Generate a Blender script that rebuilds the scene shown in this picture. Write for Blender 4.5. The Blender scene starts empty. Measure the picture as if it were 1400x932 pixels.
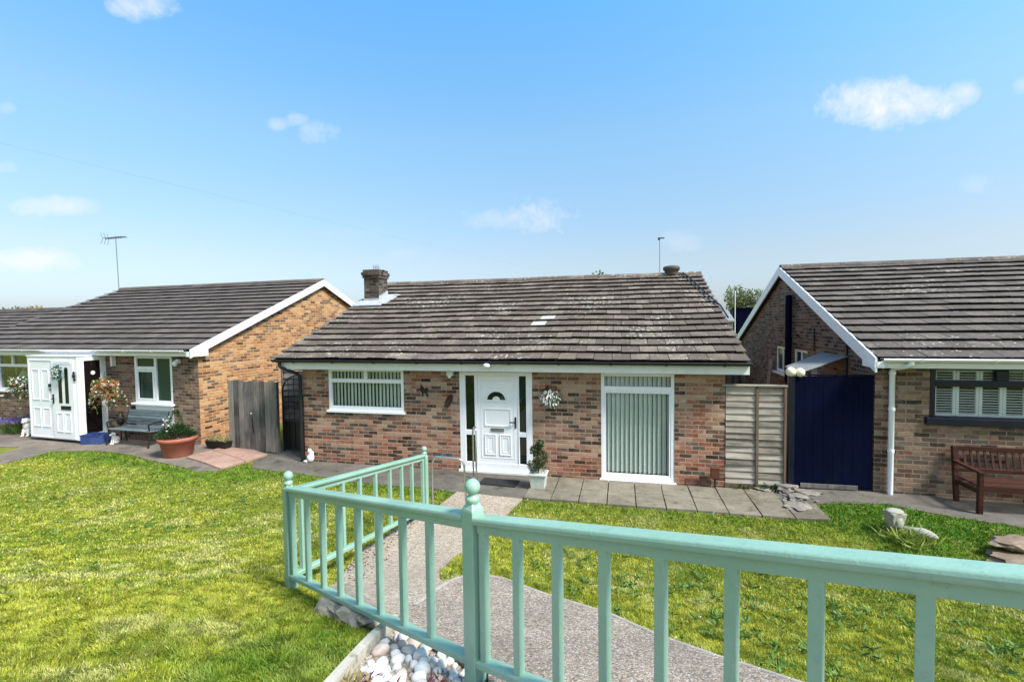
import bpy, bmesh, math, random
import numpy as np
from mathutils import Vector, Matrix, noise as mnoise
random.seed(7); rng = np.random.default_rng(7)
scene = bpy.context.scene
COL = scene.collection
R_ = math.radians

# ------------------------------------------------------------------ helpers
class MB:
    """collects shapes and links them as one mesh object"""
    def __init__(s): s.v=[]; s.f=[]; s.uv=[]; s.sm=[]; s.fc=[]
    def add(s, vs, fs, smooth=False, uvs=None, val=0.5):
        n=len(s.v); s.v += [tuple(p) for p in vs]
        for i,f in enumerate(fs):
            s.f.append(tuple(n+k for k in f)); s.sm.append(smooth); s.fc.append(val)
            s.uv.append(uvs[i] if uvs else None)
    def quad(s,a,b,c,d,uv=None,val=.5): s.add([a,b,c,d],[(0,1,2,3)],uvs=[uv] if uv else None,val=val)
    def hexa(s,p,val=.5):
        s.add(p,[(3,2,1,0),(4,5,6,7),(0,1,5,4),(1,2,6,5),(2,3,7,6),(3,0,4,7)],val=val)
    def box(s,x0,x1,y0,y1,z0,z1,val=.5):
        s.hexa([(x0,y0,z0),(x1,y0,z0),(x1,y1,z0),(x0,y1,z0),(x0,y0,z1),(x1,y0,z1),(x1,y1,z1),(x0,y1,z1)],val)
    def obox(s,c,ax,ay,az,val=.5):
        c=Vector(c);ax=Vector(ax);ay=Vector(ay);az=Vector(az)
        s.hexa([c-ax-ay-az,c+ax-ay-az,c+ax+ay-az,c-ax+ay-az,c-ax-ay+az,c+ax-ay+az,c+ax+ay+az,c-ax+ay+az],val)
    def beam(s,p,q,w,h,up=(0,0,1),val=.5):
        p=Vector(p);q=Vector(q);d=(q-p);L=d.length;d.normalize()
        side=d.cross(Vector(up));
        if side.length<1e-4: side=d.cross(Vector((1,0,0)))
        side.normalize();u=side.cross(d)
        s.obox((p+q)/2,d*L/2,side*w/2,u*h/2,val)
    def extrude(s,prof,p,q,smooth=False):
        p=Vector(p);q=Vector(q);d=(q-p).normalized();side=d.cross(Vector((0,0,1))).normalized();u=side.cross(d)
        n=len(prof);vs=[p+side*a+u*b for a,b in prof]+[q+side*a+u*b for a,b in prof]
        s.add(vs,[(i,(i+1)%n,n+(i+1)%n,n+i) for i in range(n)],smooth)
        s.add([vs[i] for i in range(n)],[tuple(range(n))[::-1]]); s.add([vs[n+i] for i in range(n)],[tuple(range(n))])
    def tube(s,pts,r,n=8,rs=None):
        pts=[Vector(p) for p in pts];m=len(pts);vs=[];prev=None
        for i,p in enumerate(pts):
            d=(pts[min(i+1,m-1)]-pts[max(i-1,0)]).normalized()
            if prev is None:
                a=Vector((0,0,1)) if abs(d.z)<.9 else Vector((1,0,0)); prev=d.cross(a).normalized()
            else: prev=(prev-d*prev.dot(d)).normalized()
            b=d.cross(prev);rr=rs[i] if rs else r
            for k in range(n):
                t=2*math.pi*k/n; vs.append(p+prev*math.cos(t)*rr+b*math.sin(t)*rr)
        fs=[(i*n+k,i*n+(k+1)%n,(i+1)*n+(k+1)%n,(i+1)*n+k) for i in range(m-1) for k in range(n)]
        s.add(vs,fs,True); s.add(vs[:n],[tuple(range(n))[::-1]]); s.add(vs[-n:],[tuple(range(n))])
    def lathe(s,prof,n=20,c=(0,0,0),smooth=True,half=False):
        vs=[(c[0]+r*math.cos(2*math.pi*k/n),c[1]+r*math.sin(2*math.pi*k/n),c[2]+z) for r,z in prof for k in range(n)]
        fs=[(i*n+k,i*n+(k+1)%n,(i+1)*n+(k+1)%n,(i+1)*n+k) for i in range(len(prof)-1) for k in range(n)]
        s.add(vs,fs,smooth)
        s.add(vs[:n],[tuple(range(n))[::-1]]); s.add(vs[-n:],[tuple(range(n))])
    def blob(s,c,rad,seed=0,rough=.2,freq=1.5,sub=2,flat=None,smooth=True):
        bm=bmesh.new();bmesh.ops.create_icosphere(bm,subdivisions=sub,radius=1)
        off=Vector((seed*3.7,seed*1.3,seed*2.1));vs=[]
        for v in bm.verts:
            k=1+rough*mnoise.noise(v.co*freq+off)+rough*.4*mnoise.noise(v.co*freq*3+off)
            p=Vector((v.co.x*rad[0]*k,v.co.y*rad[1]*k,v.co.z*rad[2]*k))
            if flat is not None and p.z>flat: p.z=flat+(p.z-flat)*.1
            vs.append(Vector(c)+p)
        s.add(vs,[[v.index for v in f.verts] for f in bm.faces],smooth);bm.free()
    def leaf(s,p,d,L,w,val=.5):
        p=Vector(p);d=Vector(d).normalized();a=d.cross(Vector((random.gauss(0,1),random.gauss(0,1),random.gauss(0,1)))).normalized()
        m=p+d*L*.5
        s.add([p,m+a*w/2,p+d*L,m-a*w/2],[(0,1,2,3)],val=val)
    def build(s,name,m,parent=None,bevel=0,smooth_angle=None):
        me=bpy.data.meshes.new(name); me.from_pydata(s.v,[],s.f)
        if any(u for u in s.uv):
            l=me.uv_layers.new(name='UVMap');i=0
            for f,u in zip(s.f,s.uv):
                for k in range(len(f)):
                    l.data[i].uv=u[k] if u else (0,0); i+=1
        me.polygons.foreach_set('use_smooth',s.sm)
        at=me.attributes.new('val','FLOAT','FACE'); at.data.foreach_set('value',s.fc)
        me.materials.append(m); me.update()
        o=bpy.data.objects.new(name,me); COL.objects.link(o)
        if parent: o.parent=parent
        if bevel:
            b=o.modifiers.new('Bevel','BEVEL');b.width=bevel;b.segments=2;b.limit_method='ANGLE'
        return o

def tag(o,label=None,cat=None,group=None,kind=None):
    if label:o['label']=label
    if cat:o['category']=cat
    if group:o['group']=group
    if kind:o['kind']=kind
    return o
def thing(name,label,cat,loc=(0,0,0),rz=0,group=None):
    o=bpy.data.objects.new(name,None);COL.objects.link(o);o.location=loc;o.rotation_euler=(0,0,rz)
    o.empty_display_size=.2
    return tag(o,label,cat,group)
def copy_thing(o,loc,rz,label=None,group=None,scale=None):
    c=o.copy();COL.objects.link(c);c.location=loc;c.rotation_euler=(0,0,rz)
    if scale is not None:c.scale=scale
    if label:c['label']=label
    if group:c['group']=group
    for ch in list(o.children):
        d=ch.copy();COL.objects.link(d);d.parent=c
        for g in list(ch.children):
            e=g.copy();COL.objects.link(e);e.parent=d
    return c

# ------------------------------------------------------------------ node materials
class NT:
    def __init__(s,name):
        s.m=bpy.data.materials.new(name);s.m.use_nodes=True;s.t=s.m.node_tree;s.t.nodes.clear()
        s.out=s.n('ShaderNodeOutputMaterial');s.b=s.n('ShaderNodeBsdfPrincipled');s.l(s.b.outputs[0],s.out.inputs[0])
    def n(s,t,**k):
        x=s.t.nodes.new(t)
        for a,b in k.items(): setattr(x,a,b)
        return x
    def l(s,a,b): s.t.links.new(a,b)
    def put(s,sock,v):
        if isinstance(v,bpy.types.NodeSocket): s.l(v,sock)
        elif v is not None:
            if isinstance(v,(tuple,list)) and len(v)==3 and sock.type=='RGBA': v=(*v,1)
            sock.default_value=v
    def math(s,op,a,b=None,c=None,clamp=False):
        x=s.n('ShaderNodeMath',operation=op,use_clamp=clamp);s.put(x.inputs[0],a)
        if b is not None:s.put(x.inputs[1],b)
        if c is not None:s.put(x.inputs[2],c)
        return x.outputs[0]
    def coord(s,kind='Object'): return s.n('ShaderNodeTexCoord').outputs[kind]
    def map(s,v,scale=(1,1,1),loc=(0,0,0),rot=(0,0,0)):
        x=s.n('ShaderNodeMapping');s.l(v,x.inputs[0]);x.inputs['Scale'].default_value=scale;x.inputs['Location'].default_value=loc;x.inputs['Rotation'].default_value=rot
        return x.outputs[0]
    def noise(s,v,scale,detail=4,rough=.6,dist=0):
        x=s.n('ShaderNodeTexNoise');s.l(v,x.inputs['Vector']);x.inputs['Scale'].default_value=scale;x.inputs['Detail'].default_value=detail;x.inputs['Roughness'].default_value=rough;x.inputs['Distortion'].default_value=dist
        return x.outputs['Fac']
    def voro(s,v,scale,feature='F1',out='Distance'):
        x=s.n('ShaderNodeTexVoronoi',feature=feature);s.l(v,x.inputs['Vector']);x.inputs['Scale'].default_value=scale
        return x.outputs[out]
    def ramp(s,f,stops,interp='LINEAR'):
        x=s.n('ShaderNodeValToRGB');x.color_ramp.interpolation=interp;e=x.color_ramp.elements
        while len(e)<len(stops):e.new(.5)
        for i,(p,c) in enumerate(stops):
            e[i].position=p;e[i].color=(*c,1) if isinstance(c,tuple) else (c,c,c,1)
        s.put(x.inputs[0],f);return x.outputs[0]
    def mix(s,f,a,b,mode='MIX'):
        x=s.n('ShaderNodeMix',data_type='RGBA',blend_type=mode);s.put(x.inputs[0],f);s.put(x.inputs[6],a);s.put(x.inputs[7],b);return x.outputs[2]
    def rng(s,v,a,b,c=0,d=1):
        x=s.n('ShaderNodeMapRange');s.put(x.inputs[0],v);x.inputs[1].default_value=a;x.inputs[2].default_value=b;x.inputs[3].default_value=c;x.inputs[4].default_value=d
        return x.outputs[0]
    def attr(s,name,out='Fac'):
        x=s.n('ShaderNodeAttribute',attribute_name=name);return x.outputs[out]
    def bump(s,h,st=.4,dist=.01):
        x=s.n('ShaderNodeBump');x.inputs['Strength'].default_value=st;x.inputs['Distance'].default_value=dist;s.l(h,x.inputs['Height']);s.l(x.outputs[0],s.b.inputs['Normal'])
    def fin(s,color,rough=.6,spec=.5,metal=0):
        s.put(s.b.inputs['Base Color'],color);s.put(s.b.inputs['Roughness'],rough);s.put(s.b.inputs['Specular IOR Level'],spec);s.put(s.b.inputs['Metallic'],metal);return s.m
def sc(c,k): return tuple(min(1,x*k) for x in c)

def m_paint(name,c,rough=.4,var=.12,grime=(.3,.27,.2),ga=.25,scale=6,bump=.05,spec=.4):
    t=NT(name);o=t.coord();n1=t.noise(o,scale,6,.65);n2=t.noise(o,scale*7,3,.6)
    col=t.mix(t.rng(n1,.3,.7),sc(c,1-var),sc(c,1+var*.5));col=t.mix(t.math('MULTIPLY',t.rng(t.noise(o,scale*.6,8,.75),.52,.78),ga),col,grime)
    if bump:t.bump(n2,bump,.01)
    return t.fin(col,t.rng(n2,.3,.7,rough-.08,rough+.12),spec)
def m_wood(name,cols,axis=2,scale=1,rough=.75,bump=.3,spec=.3):
    t=NT(name);o=t.coord();s3=[28,28,28];s3[axis]=1.6
    v=t.attr('val');vec=t.n('ShaderNodeVectorMath',operation='ADD');t.l(o,vec.inputs[0])
    cx=t.n('ShaderNodeCombineXYZ');t.l(t.math('MULTIPLY',v,37.),cx.inputs[0]);t.l(t.math('MULTIPLY',v,53.),cx.inputs[1]);t.l(t.math('MULTIPLY',v,71.),cx.inputs[2]);t.l(cx.outputs[0],vec.inputs[1])
    g=t.noise(t.map(vec.outputs[0],tuple(k*scale for k in s3)),1.2,6,.7,.4);g2=t.noise(vec.outputs[0],2.2*scale,4,.6)
    k=t.math('ADD',t.math('MULTIPLY',g,.6),t.math('MULTIPLY',g2,.4));k=t.math('ADD',k,t.math('MULTIPLY',t.math('SUBTRACT',v,.5),.25))
    n=len(cols);col=t.ramp(k,[(.3+.4*i/(n-1),c) for i,c in enumerate(cols)])
    t.bump(g,bump,.006);return t.fin(col,rough,spec)
def m_brick(name,pal,mortar,tint_low,low=1.0,seed=0.,smear=(.5,.42,.33),sm=.3,lowamt=.45):
    t=NT(name);uv=t.coord('UV');x=t.n('ShaderNodeSeparateXYZ');
    wob=t.n('ShaderNodeTexNoise');t.l(uv,wob.inputs['Vector']);wob.inputs['Scale'].default_value=9;wob.inputs['Detail'].default_value=3
    wv=t.n('ShaderNodeVectorMath',operation='MULTIPLY_ADD');t.l(wob.outputs['Color'],wv.inputs[0]);wv.inputs[1].default_value=(.012,.012,0);t.l(uv,wv.inputs[2])
    t.l(wv.outputs[0],x.inputs[0]);u,v=x.outputs[0],x.outputs[1]
    rv=t.math('DIVIDE',v,.0765);row=t.math('FLOOR',rv);fv=t.math('FRACT',rv)
    sh=t.math('MULTIPLY',t.math('MODULO',t.math('ADD',row,1000.),2.),.5)
    ru=t.math('ADD',t.math('DIVIDE',u,.225),sh);colm=t.math('FLOOR',ru);fu=t.math('FRACT',ru)
    cb=t.n('ShaderNodeCombineXYZ');t.l(colm,cb.inputs[0]);t.l(row,cb.inputs[1]);cb.inputs[2].default_value=seed
    wn=t.n('ShaderNodeTexWhiteNoise');t.l(cb.outputs[0],wn.inputs['Vector']);r1=wn.outputs['Value'];rc=t.n('ShaderNodeSeparateColor');t.l(wn.outputs['Color'],rc.inputs[0])
    fine=t.noise(uv,55,5,.7);mid=t.noise(uv,11,5,.65);big=t.noise(uv,1.1,4,.6)
    f=t.math('ADD',t.math('ADD',r1,t.math('MULTIPLY',t.math('SUBTRACT',mid,.5),.5)),t.math('MULTIPLY',t.math('SUBTRACT',big,.5),.5))
    col=t.ramp(f,pal)
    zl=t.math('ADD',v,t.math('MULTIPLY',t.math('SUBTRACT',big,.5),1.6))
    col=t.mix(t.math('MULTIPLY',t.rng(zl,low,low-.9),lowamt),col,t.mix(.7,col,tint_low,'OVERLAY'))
    col=t.mix(t.math('MULTIPLY',t.rng(t.noise(uv,3.2,7,.75),.5,.72),sm),col,smear)
    col=t.mix(t.rng(fine,.3,.72,0,.62),col,t.mix(.6,col,(.02,.015,.012)))
    col=t.mix(t.math('MULTIPLY',rc.outputs[1],.3),col,t.mix(.5,col,(.6,.5,.4)))
    du=t.math('MINIMUM',fu,t.math('SUBTRACT',1.,fu));dv=t.math('MINIMUM',fv,t.math('SUBTRACT',1.,fv))
    d=t.math('MINIMUM',t.math('MULTIPLY',du,.225),t.math('MULTIPLY',dv,.075))
    ed=t.math('ADD',d,t.math('MULTIPLY',t.math('ADD',t.math('SUBTRACT',mid,.5),t.math('MULTIPLY',t.math('SUBTRACT',fine,.5),.7)),.011))
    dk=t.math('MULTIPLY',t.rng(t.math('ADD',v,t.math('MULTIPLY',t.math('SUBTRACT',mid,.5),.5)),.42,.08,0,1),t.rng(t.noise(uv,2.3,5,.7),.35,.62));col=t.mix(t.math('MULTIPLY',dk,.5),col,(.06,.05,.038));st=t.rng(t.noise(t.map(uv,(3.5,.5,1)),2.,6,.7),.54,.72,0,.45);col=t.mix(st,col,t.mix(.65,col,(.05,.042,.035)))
    mk=t.rng(ed,.0052,.0098,1,0);mk=t.math('MAXIMUM',mk,t.math('MULTIPLY',t.rng(t.noise(uv,16,6,.72),.56,.70),.6))
    mc=t.mix(t.rng(mid,.3,.7),mortar,sc(mortar,.62))
    col=t.mix(t.math('MULTIPLY',mk,.8),col,mc)
    t.bump(t.math('ADD',t.math('MULTIPLY',t.math('SUBTRACT',1.,mk),.8),t.math('MULTIPLY',fine,.5)),.7,.008)
    return t.fin(col,.88,.2)
def m_roof(name,dark,light,lich=(.55,.53,.47),la=.8,thr=.66,moss=.25):
    t=NT(name);o=t.coord();v=t.attr('val')
    n1=t.noise(o,3.,6,.7);n2=t.noise(o,26,5,.7);
    k=t.math('ADD',t.math('MULTIPLY',t.math('MINIMUM',v,1.),.17),t.math('ADD',t.math('MULTIPLY',n1,.5),t.math('MULTIPLY',n2,.5)))
    col=t.ramp(k,[(.27,dark),(.58,sc(dark,1.9)),(.86,light)])
    col=t.mix(t.math('MULTIPLY',t.rng(t.noise(o,1.7,6,.7),.5,.72),moss),col,(.16,.15,.075))
    lm=t.rng(t.math('ADD',t.noise(o,15.,3,.55),t.math('MULTIPLY',t.math('SUBTRACT',t.noise(o,.9,3,.5),.5),.45)),thr,thr+.06)
    lm2=t.rng(t.noise(o,30,4,.6),.64,.72)
    lm=t.math('MAXIMUM',lm,t.math('MULTIPLY',lm2,.55))
    col=t.mix(t.math('MULTIPLY',lm,la),col,lich)
    col=t.mix(t.rng(v,1.5,1.6),col,(.40,.375,.345))
    t.bump(n2,.5,.006);return t.fin(col,.85,.25)
def m_stone(name,a,b,scale=8,rough=.9,spots=None,bump=.5):
    t=NT(name);o=t.coord();n1=t.noise(o,scale,7,.7);n2=t.noise(o,scale*6,5,.7);n3=t.noise(o,scale*.18,5,.6)
    k=t.math('ADD',t.math('MULTIPLY',n1,.45),t.math('ADD',t.math('MULTIPLY',n2,.2),t.math('MULTIPLY',n3,.35)))
    col=t.mix(t.rng(k,.36,.64),a,b)
    if spots:col=t.mix(t.rng(t.noise(o,scale*1.7,4,.6),.6,.68,0,.8),col,spots)
    t.bump(n2,bump,.01);return t.fin(col,rough,.25)
def m_aggregate(name,base,stones,scale=70,amt=.85):
    t=NT(name);o=t.coord();vc=t.voro(o,scale,'F1','Color');vd=t.voro(o,scale);sp=t.n('ShaderNodeSeparateColor');t.l(vc,sp.inputs[0])
    col=t.ramp(sp.outputs[0],[(i/(len(stones)-1),c) for i,c in enumerate(stones)])
    col=t.mix(t.rng(vd,.25,.6,0,amt),col,base)
    col=t.mix(t.rng(t.noise(o,1.3,6,.7),.4,.72,0,.55),col,sc(base,.65))
    wv=t.n('ShaderNodeVectorMath',operation='MULTIPLY_ADD');wn=t.n('ShaderNodeTexNoise');t.l(o,wn.inputs['Vector']);wn.inputs['Scale'].default_value=2.4;wn.inputs['Detail'].default_value=6;t.l(wn.outputs['Color'],wv.inputs[0]);wv.inputs[1].default_value=(.5,.5,.2);t.l(o,wv.inputs[2])
    cr=t.rng(t.voro(wv.outputs[0],.62,'DISTANCE_TO_EDGE'),.001,.005,.3,0);col=t.mix(cr,col,(.05,.042,.03))
    col=t.mix(t.rng(t.noise(o,3.1,7,.75),.6,.72,0,.5),col,(.10,.105,.045))
    t.bump(t.math('SUBTRACT',1.,vd),.6,.008);return t.fin(col,.85,.25)
def m_glass(name,tint=(.01,.02,.016),alpha=.0,rough=.04):
    t=NT(name)
    t.fin(tint,rough,.5)
    if alpha>0:
        tr=t.n('ShaderNodeBsdfTransparent');tr.inputs[0].default_value=(.97,.985,.98,1);gl=t.n('ShaderNodeBsdfGlossy');gl.inputs['Roughness'].default_value=.03
        fr=t.n('ShaderNodeFresnel');fr.inputs[0].default_value=1.5;mx=t.n('ShaderNodeMixShader');t.l(t.math('MULTIPLY_ADD',fr.outputs[0],.55,.0),mx.inputs[0]);t.l(tr.outputs[0],mx.inputs[1]);t.l(gl.outputs[0],mx.inputs[2]);t.l(mx.outputs[0],t.out.inputs[0])
    return t.m
def m_leaf(name,a,b,rough=.55,trans=.25):
    t=NT(name);v=t.attr('val');o=t.coord();k=t.math('ADD',t.math('MULTIPLY',v,.7),t.math('MULTIPLY',t.noise(o,9,3,.6),.3))
    col=t.mix(k,a,b);t.fin(col,rough,.3)
    tr=t.n('ShaderNodeBsdfTranslucent');t.l(col,tr.inputs[0]);mx=t.n('ShaderNodeMixShader');mx.inputs[0].default_value=trans
    t.l(t.b.outputs[0],mx.inputs[1]);t.l(tr.outputs[0],mx.inputs[2]);t.l(mx.outputs[0],t.out.inputs[0]);return t.m

BUFF=[(.0,(.018,.012,.011)),(.16,(.045,.02,.015)),(.32,(.13,.05,.03)),(.47,(.28,.125,.078)),(.62,(.37,.21,.14)),(.8,(.44,.30,.205)),(.96,(.28,.075,.04))]
ORNG=[(.0,(.045,.018,.011)),(.18,(.13,.05,.02)),(.36,(.33,.13,.042)),(.6,(.48,.21,.07)),(.82,(.58,.34,.15)),(1.,(.36,.10,.04))]
GREY=[(.0,(.02,.014,.011)),(.18,(.045,.024,.018)),(.36,(.105,.055,.036)),(.6,(.20,.118,.075)),(.82,(.30,.20,.13)),(1.,(.16,.055,.038))]
M={}
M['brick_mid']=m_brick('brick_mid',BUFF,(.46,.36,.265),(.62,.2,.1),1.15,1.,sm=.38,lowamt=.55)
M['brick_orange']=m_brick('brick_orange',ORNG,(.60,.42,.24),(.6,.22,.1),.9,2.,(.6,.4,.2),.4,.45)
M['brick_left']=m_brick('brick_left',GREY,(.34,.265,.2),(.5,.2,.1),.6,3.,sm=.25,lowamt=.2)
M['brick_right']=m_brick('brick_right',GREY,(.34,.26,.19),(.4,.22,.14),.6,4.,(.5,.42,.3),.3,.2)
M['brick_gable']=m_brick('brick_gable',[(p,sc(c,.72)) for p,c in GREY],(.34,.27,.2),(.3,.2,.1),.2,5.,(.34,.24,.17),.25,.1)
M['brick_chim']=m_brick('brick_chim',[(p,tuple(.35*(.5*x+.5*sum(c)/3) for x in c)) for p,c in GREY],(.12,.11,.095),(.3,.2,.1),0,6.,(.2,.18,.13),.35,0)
M['roof_mid']=m_roof('roof_mid',(.058,.045,.037),(.30,.25,.205),thr=.64,la=.78)
M['roof_left']=m_roof('roof_left',(.05,.041,.037),(.175,.148,.133),la=.3,thr=.74,moss=.08)
M['roof_right']=m_roof('roof_right',(.05,.041,.036),(.205,.175,.155),la=.85,thr=.675,moss=.12)
M['underlay']=m_paint('underlay',(.016,.014,.013),.9,.1,ga=.1)
M['upvc']=m_paint('upvc',(.80,.82,.85),.3,.05,(.5,.47,.4),.3,2.,.0)
M['upvc_old']=m_paint('upvc_old',(.72,.75,.73),.45,.08,(.35,.33,.27),.4,3.,.03)
M['mint']=None
t=NT('mint_paint');o=t.coord();g=t.noise(t.map(o,(7,7,7)),3,7,.7,.6);g2=t.noise(o,1.6,5,.6);g3=t.noise(o,60,3,.6)
c=t.mix(t.rng(g2,.3,.7),(.205,.36,.27),(.29,.455,.36));c=t.mix(t.rng(g,.55,.75,0,.5),c,(.13,.24,.195));c=t.mix(t.rng(t.noise(o,14,8,.8),.6,.72,0,.6),c,(.17,.19,.13));c=t.mix(t.rng(t.noise(t.map(o,(9,9,2.2)),4,8,.75,.5),.62,.68,0,.55),c,(.36,.47,.42));c=t.mix(t.rng(t.noise(o,31,5,.7),.70,.73,0,.8),c,(.16,.13,.09))
t.bump(t.math('ADD',g,t.math('MULTIPLY',g3,.4)),.35,.006);M['mint']=t.fin(c,t.rng(g2,.3,.7,.26,.45),.6)
M['black']=m_paint('black_plastic',(.014,.014,.015),.4,.2,(.05,.05,.045),.3,5.)
M['iron']=m_paint('black_iron',(.012,.012,.013),.5,.2,(.05,.03,.02),.3,9.)
M['navy']=m_paint('navy_paint',(.0010,.0028,.018),.6,.35,(.004,.010,.022),.5,1.6,.06,.06)
M['navy_frame']=m_paint('navy_frame',(.004,.006,.018),.35,.2,(.03,.04,.06),.3,3.)
M['wood_grey']=m_wood('weathered_boards',[(.028,.026,.025),(.085,.078,.075),(.17,.155,.14),(.24,.22,.18)],2)
M['wood_pale']=m_wood('pale_lap_boards',[(.08,.064,.05),(.27,.235,.195),(.42,.385,.33)],0)
M['wood_dark']=m_wood('brown_batten',[(.06,.04,.028),(.13,.09,.06),(.18,.13,.09)],2)
M['wood_red']=m_wood('stained_bench_wood',[(.018,.006,.005),(.047,.014,.010),(.08,.03,.021)],0,1,.45,.2)
M['wood_blue']=m_wood('grey_blue_slats',[(.03,.045,.055),(.08,.11,.125),(.15,.185,.2)],0)
M['concrete']=m_stone('patio_concrete',(.05,.044,.038),(.17,.152,.13),1.6,.9,(.05,.05,.035))
M['conc_left']=m_stone('patio_left_concrete',(.09,.074,.06),(.245,.2,.165),2.2,.9,(.07,.06,.05))
M['slab']=m_stone('paving_slab',(.095,.082,.062),(.27,.24,.185),3.,.9,(.09,.085,.06))
M['redslab']=m_stone('pink_slab',(.25,.145,.11),(.42,.28,.225),3.,.9,(.16,.13,.1))
M['agg']=m_aggregate('aggregate_path',(.32,.265,.205),[(.11,.075,.055),(.36,.25,.18),(.44,.36,.28),(.58,.52,.44),(.24,.19,.15),(.5,.4,.31)],52,.6)
M['agg2']=m_aggregate('aggregate_landing',(.2,.165,.135),[(.05,.035,.028),(.36,.24,.17),(.48,.38,.3),(.66,.59,.5),(.2,.15,.12),(.54,.41,.31)],72,.6)
M['pathedge']=m_stone('path_edge',(.24,.21,.18),(.46,.41,.35),9.,.9)
M['soil']=m_stone('soil',(.05,.035,.022),(.13,.1,.07),7.,.95)
M['rock']=m_stone('rock',(.10,.092,.085),(.32,.29,.25),5.,.9,(.05,.05,.045))
M['rockb']=m_stone('rock_brown',(.11,.072,.05),(.33,.26,.2),4.,.9,(.1,.07,.05))
M['rockg']=m_stone('rock_slab',(.12,.10,.08),(.40,.35,.28),6.,.9,(.07,.06,.045))
M['statue']=m_stone('pale_stone',(.22,.21,.17),(.46,.43,.37),9.,.9,(.2,.19,.15))
M['white_stone']=m_stone('white_ornament',(.6,.58,.55),(.78,.77,.74),6.,.7)
M['edging']=m_stone('edging_board',(.36,.32,.25),(.62,.58,.5),7.,.8,(.22,.19,.14))
M['terracotta']=m_paint('terracotta',(.40,.13,.085),.6,.15,(.5,.3,.22),.3,4.)
M['terradark']=m_paint('airbrick',(.16,.07,.05),.8,.2,ga=.3)
M['chrome']=NT('handrail_steel').fin((.62,.62,.63),.22,.5,1.)
M['galv']=NT('galvanised').fin((.32,.33,.34),.4,.5,.9)
M['lead']=m_paint('white_flashing',(.40,.42,.46),.5,.3,(.25,.25,.26),.5,9.)
M['glass']=m_glass('window_glass',alpha=1)
M['darkglass']=m_glass('dark_glass',(.006,.014,.009))
M['tealglass']=m_glass('teal_glass',(.02,.05,.045),rough=.1)
M['porchdark']=m_glass('porch_dark',(.008,.006,.006))
M['blind']=m_paint('blind_fabric',(.76,.84,.79),.8,.05,ga=.05)
M['room']=m_paint('room_dark',(.02,.022,.02),.9)
M['rubber']=m_paint('doormat',(.016,.016,.018),.95,.3,(.05,.05,.05),.3,30.,.4)
M['brownbox']=m_paint('brown_box',(.10,.035,.022),.6,.2)
M['blue']=m_paint('blue_plastic',(.03,.06,.2),.45,.2)
M['cream']=m_paint('cream_globe',(.75,.68,.48),.35,.05)
M['sheet']=m_paint('canopy_sheet',(.24,.24,.23),.5,.2,(.15,.14,.12),.5,4.)
M['planter']=m_stone('planter_stone',(.38,.42,.38),(.58,.62,.57),14.,.8)
M['leaf_dark']=m_leaf('leaf_dark',(.012,.035,.012),(.05,.10,.03))
M['leaf_mid']=m_leaf('leaf_mid',(.03,.07,.015),(.11,.17,.04))
M['leaf_far']=m_leaf('leaf_far',(.06,.085,.03),(.22,.24,.10))
M['leaf_straw']=m_leaf('leaf_straw',(.22,.17,.07),(.42,.36,.18))
M['leaf_teal']=m_leaf('leaf_teal',(.03,.13,.12),(.14,.3,.26))
M['fl_white']=m_leaf('petal_white',(.6,.58,.5),(.8,.78,.74))
M['fl_orange']=m_leaf('petal_orange',(.42,.11,.03),(.62,.28,.08))
M['fl_red']=m_leaf('leaf_red',(.09,.012,.02),(.24,.06,.075))
M['fl_purple']=m_leaf('petal_purple',(.09,.07,.25),(.22,.18,.42))
M['wreath']=m_leaf('silver_leaf',(.5,.53,.5),(.78,.8,.78))
M['bark']=m_stone('bark',(.05,.04,.03),(.12,.1,.08),9.)
M['hill0']=m_stone('hill_grass',(.16,.2,.09),(.26,.29,.15),.03)

# ------------------------------------------------------------------ terrain
KX=np.array([-30,1.9,3.4,5,6.3,7.5,9,14,60.]);KY=np.array([.08,.08,.2,.58,1.03,1.32,1.5,1.65,1.8])
_h=np.diff(KX);_d=np.diff(KY)/_h;_m=np.zeros(len(KX))
for i in range(1,len(KX)-1): _m[i]=0 if _d[i-1]*_d[i]<=0 else 2*_d[i-1]*_d[i]/(_d[i-1]+_d[i])
MO=(-4.6307,10.138);MY=.2327
def sstep(t): t=np.clip(t,0,1);return t*t*(3-2*t)
def fb(x,y): return -((np.asarray(x)-MO[0])*math.sin(MY)+(np.asarray(y)-MO[1])*math.cos(MY))
def gz(x,y):
    x=np.asarray(x,float);y=np.asarray(y,float);b=np.clip(fb(x,y),-29.9,59.9)
    i=np.clip(np.searchsorted(KX,b)-1,0,len(KX)-2);h=_h[i];t=(b-KX[i])/h
    z=(2*t**3-3*t**2+1)*KY[i]+(t**3-2*t**2+t)*h*_m[i]+(-2*t**3+3*t**2)*KY[i+1]+(t**3-t**2)*h*_m[i+1]
    z=z+.08*sstep((-x-5.5)/1.5)*sstep((2.8-b)/1.4)+.08*sstep((x-4.2)/1.2)*sstep((2.8-b)/1.4)
    r=np.hypot(x,y)
    z=z-1.6*sstep((r-22)/30)*(y>0)+sstep((r-120)/260)*16*(.85+.3*np.sin(x*.011+1)*np.cos(y*.007))
    return z
def g1(x,y): return float(gz(x,y))
def axis(lo,hi,step,far):
    a=list(np.arange(lo,hi+1e-6,step));k=step;p=lo
    while p>-far: k*=1.35;p-=k;a.insert(0,p)
    k=step;p=hi
    while p<far: k*=1.35;p+=k;a.append(p)
    return np.array(a)
xs=axis(-15,9,.2,1500);ys=axis(-2,13,.2,1500)
X,Y=np.meshgrid(xs,ys);Z=gz(X,Y)
me=bpy.data.meshes.new('ground');nx=len(xs);ny=len(ys)
idx=np.arange(nx*ny).reshape(ny,nx)
F=np.stack([idx[:-1,:-1],idx[:-1,1:],idx[1:,1:],idx[1:,:-1]],-1).reshape(-1,4)
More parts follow.
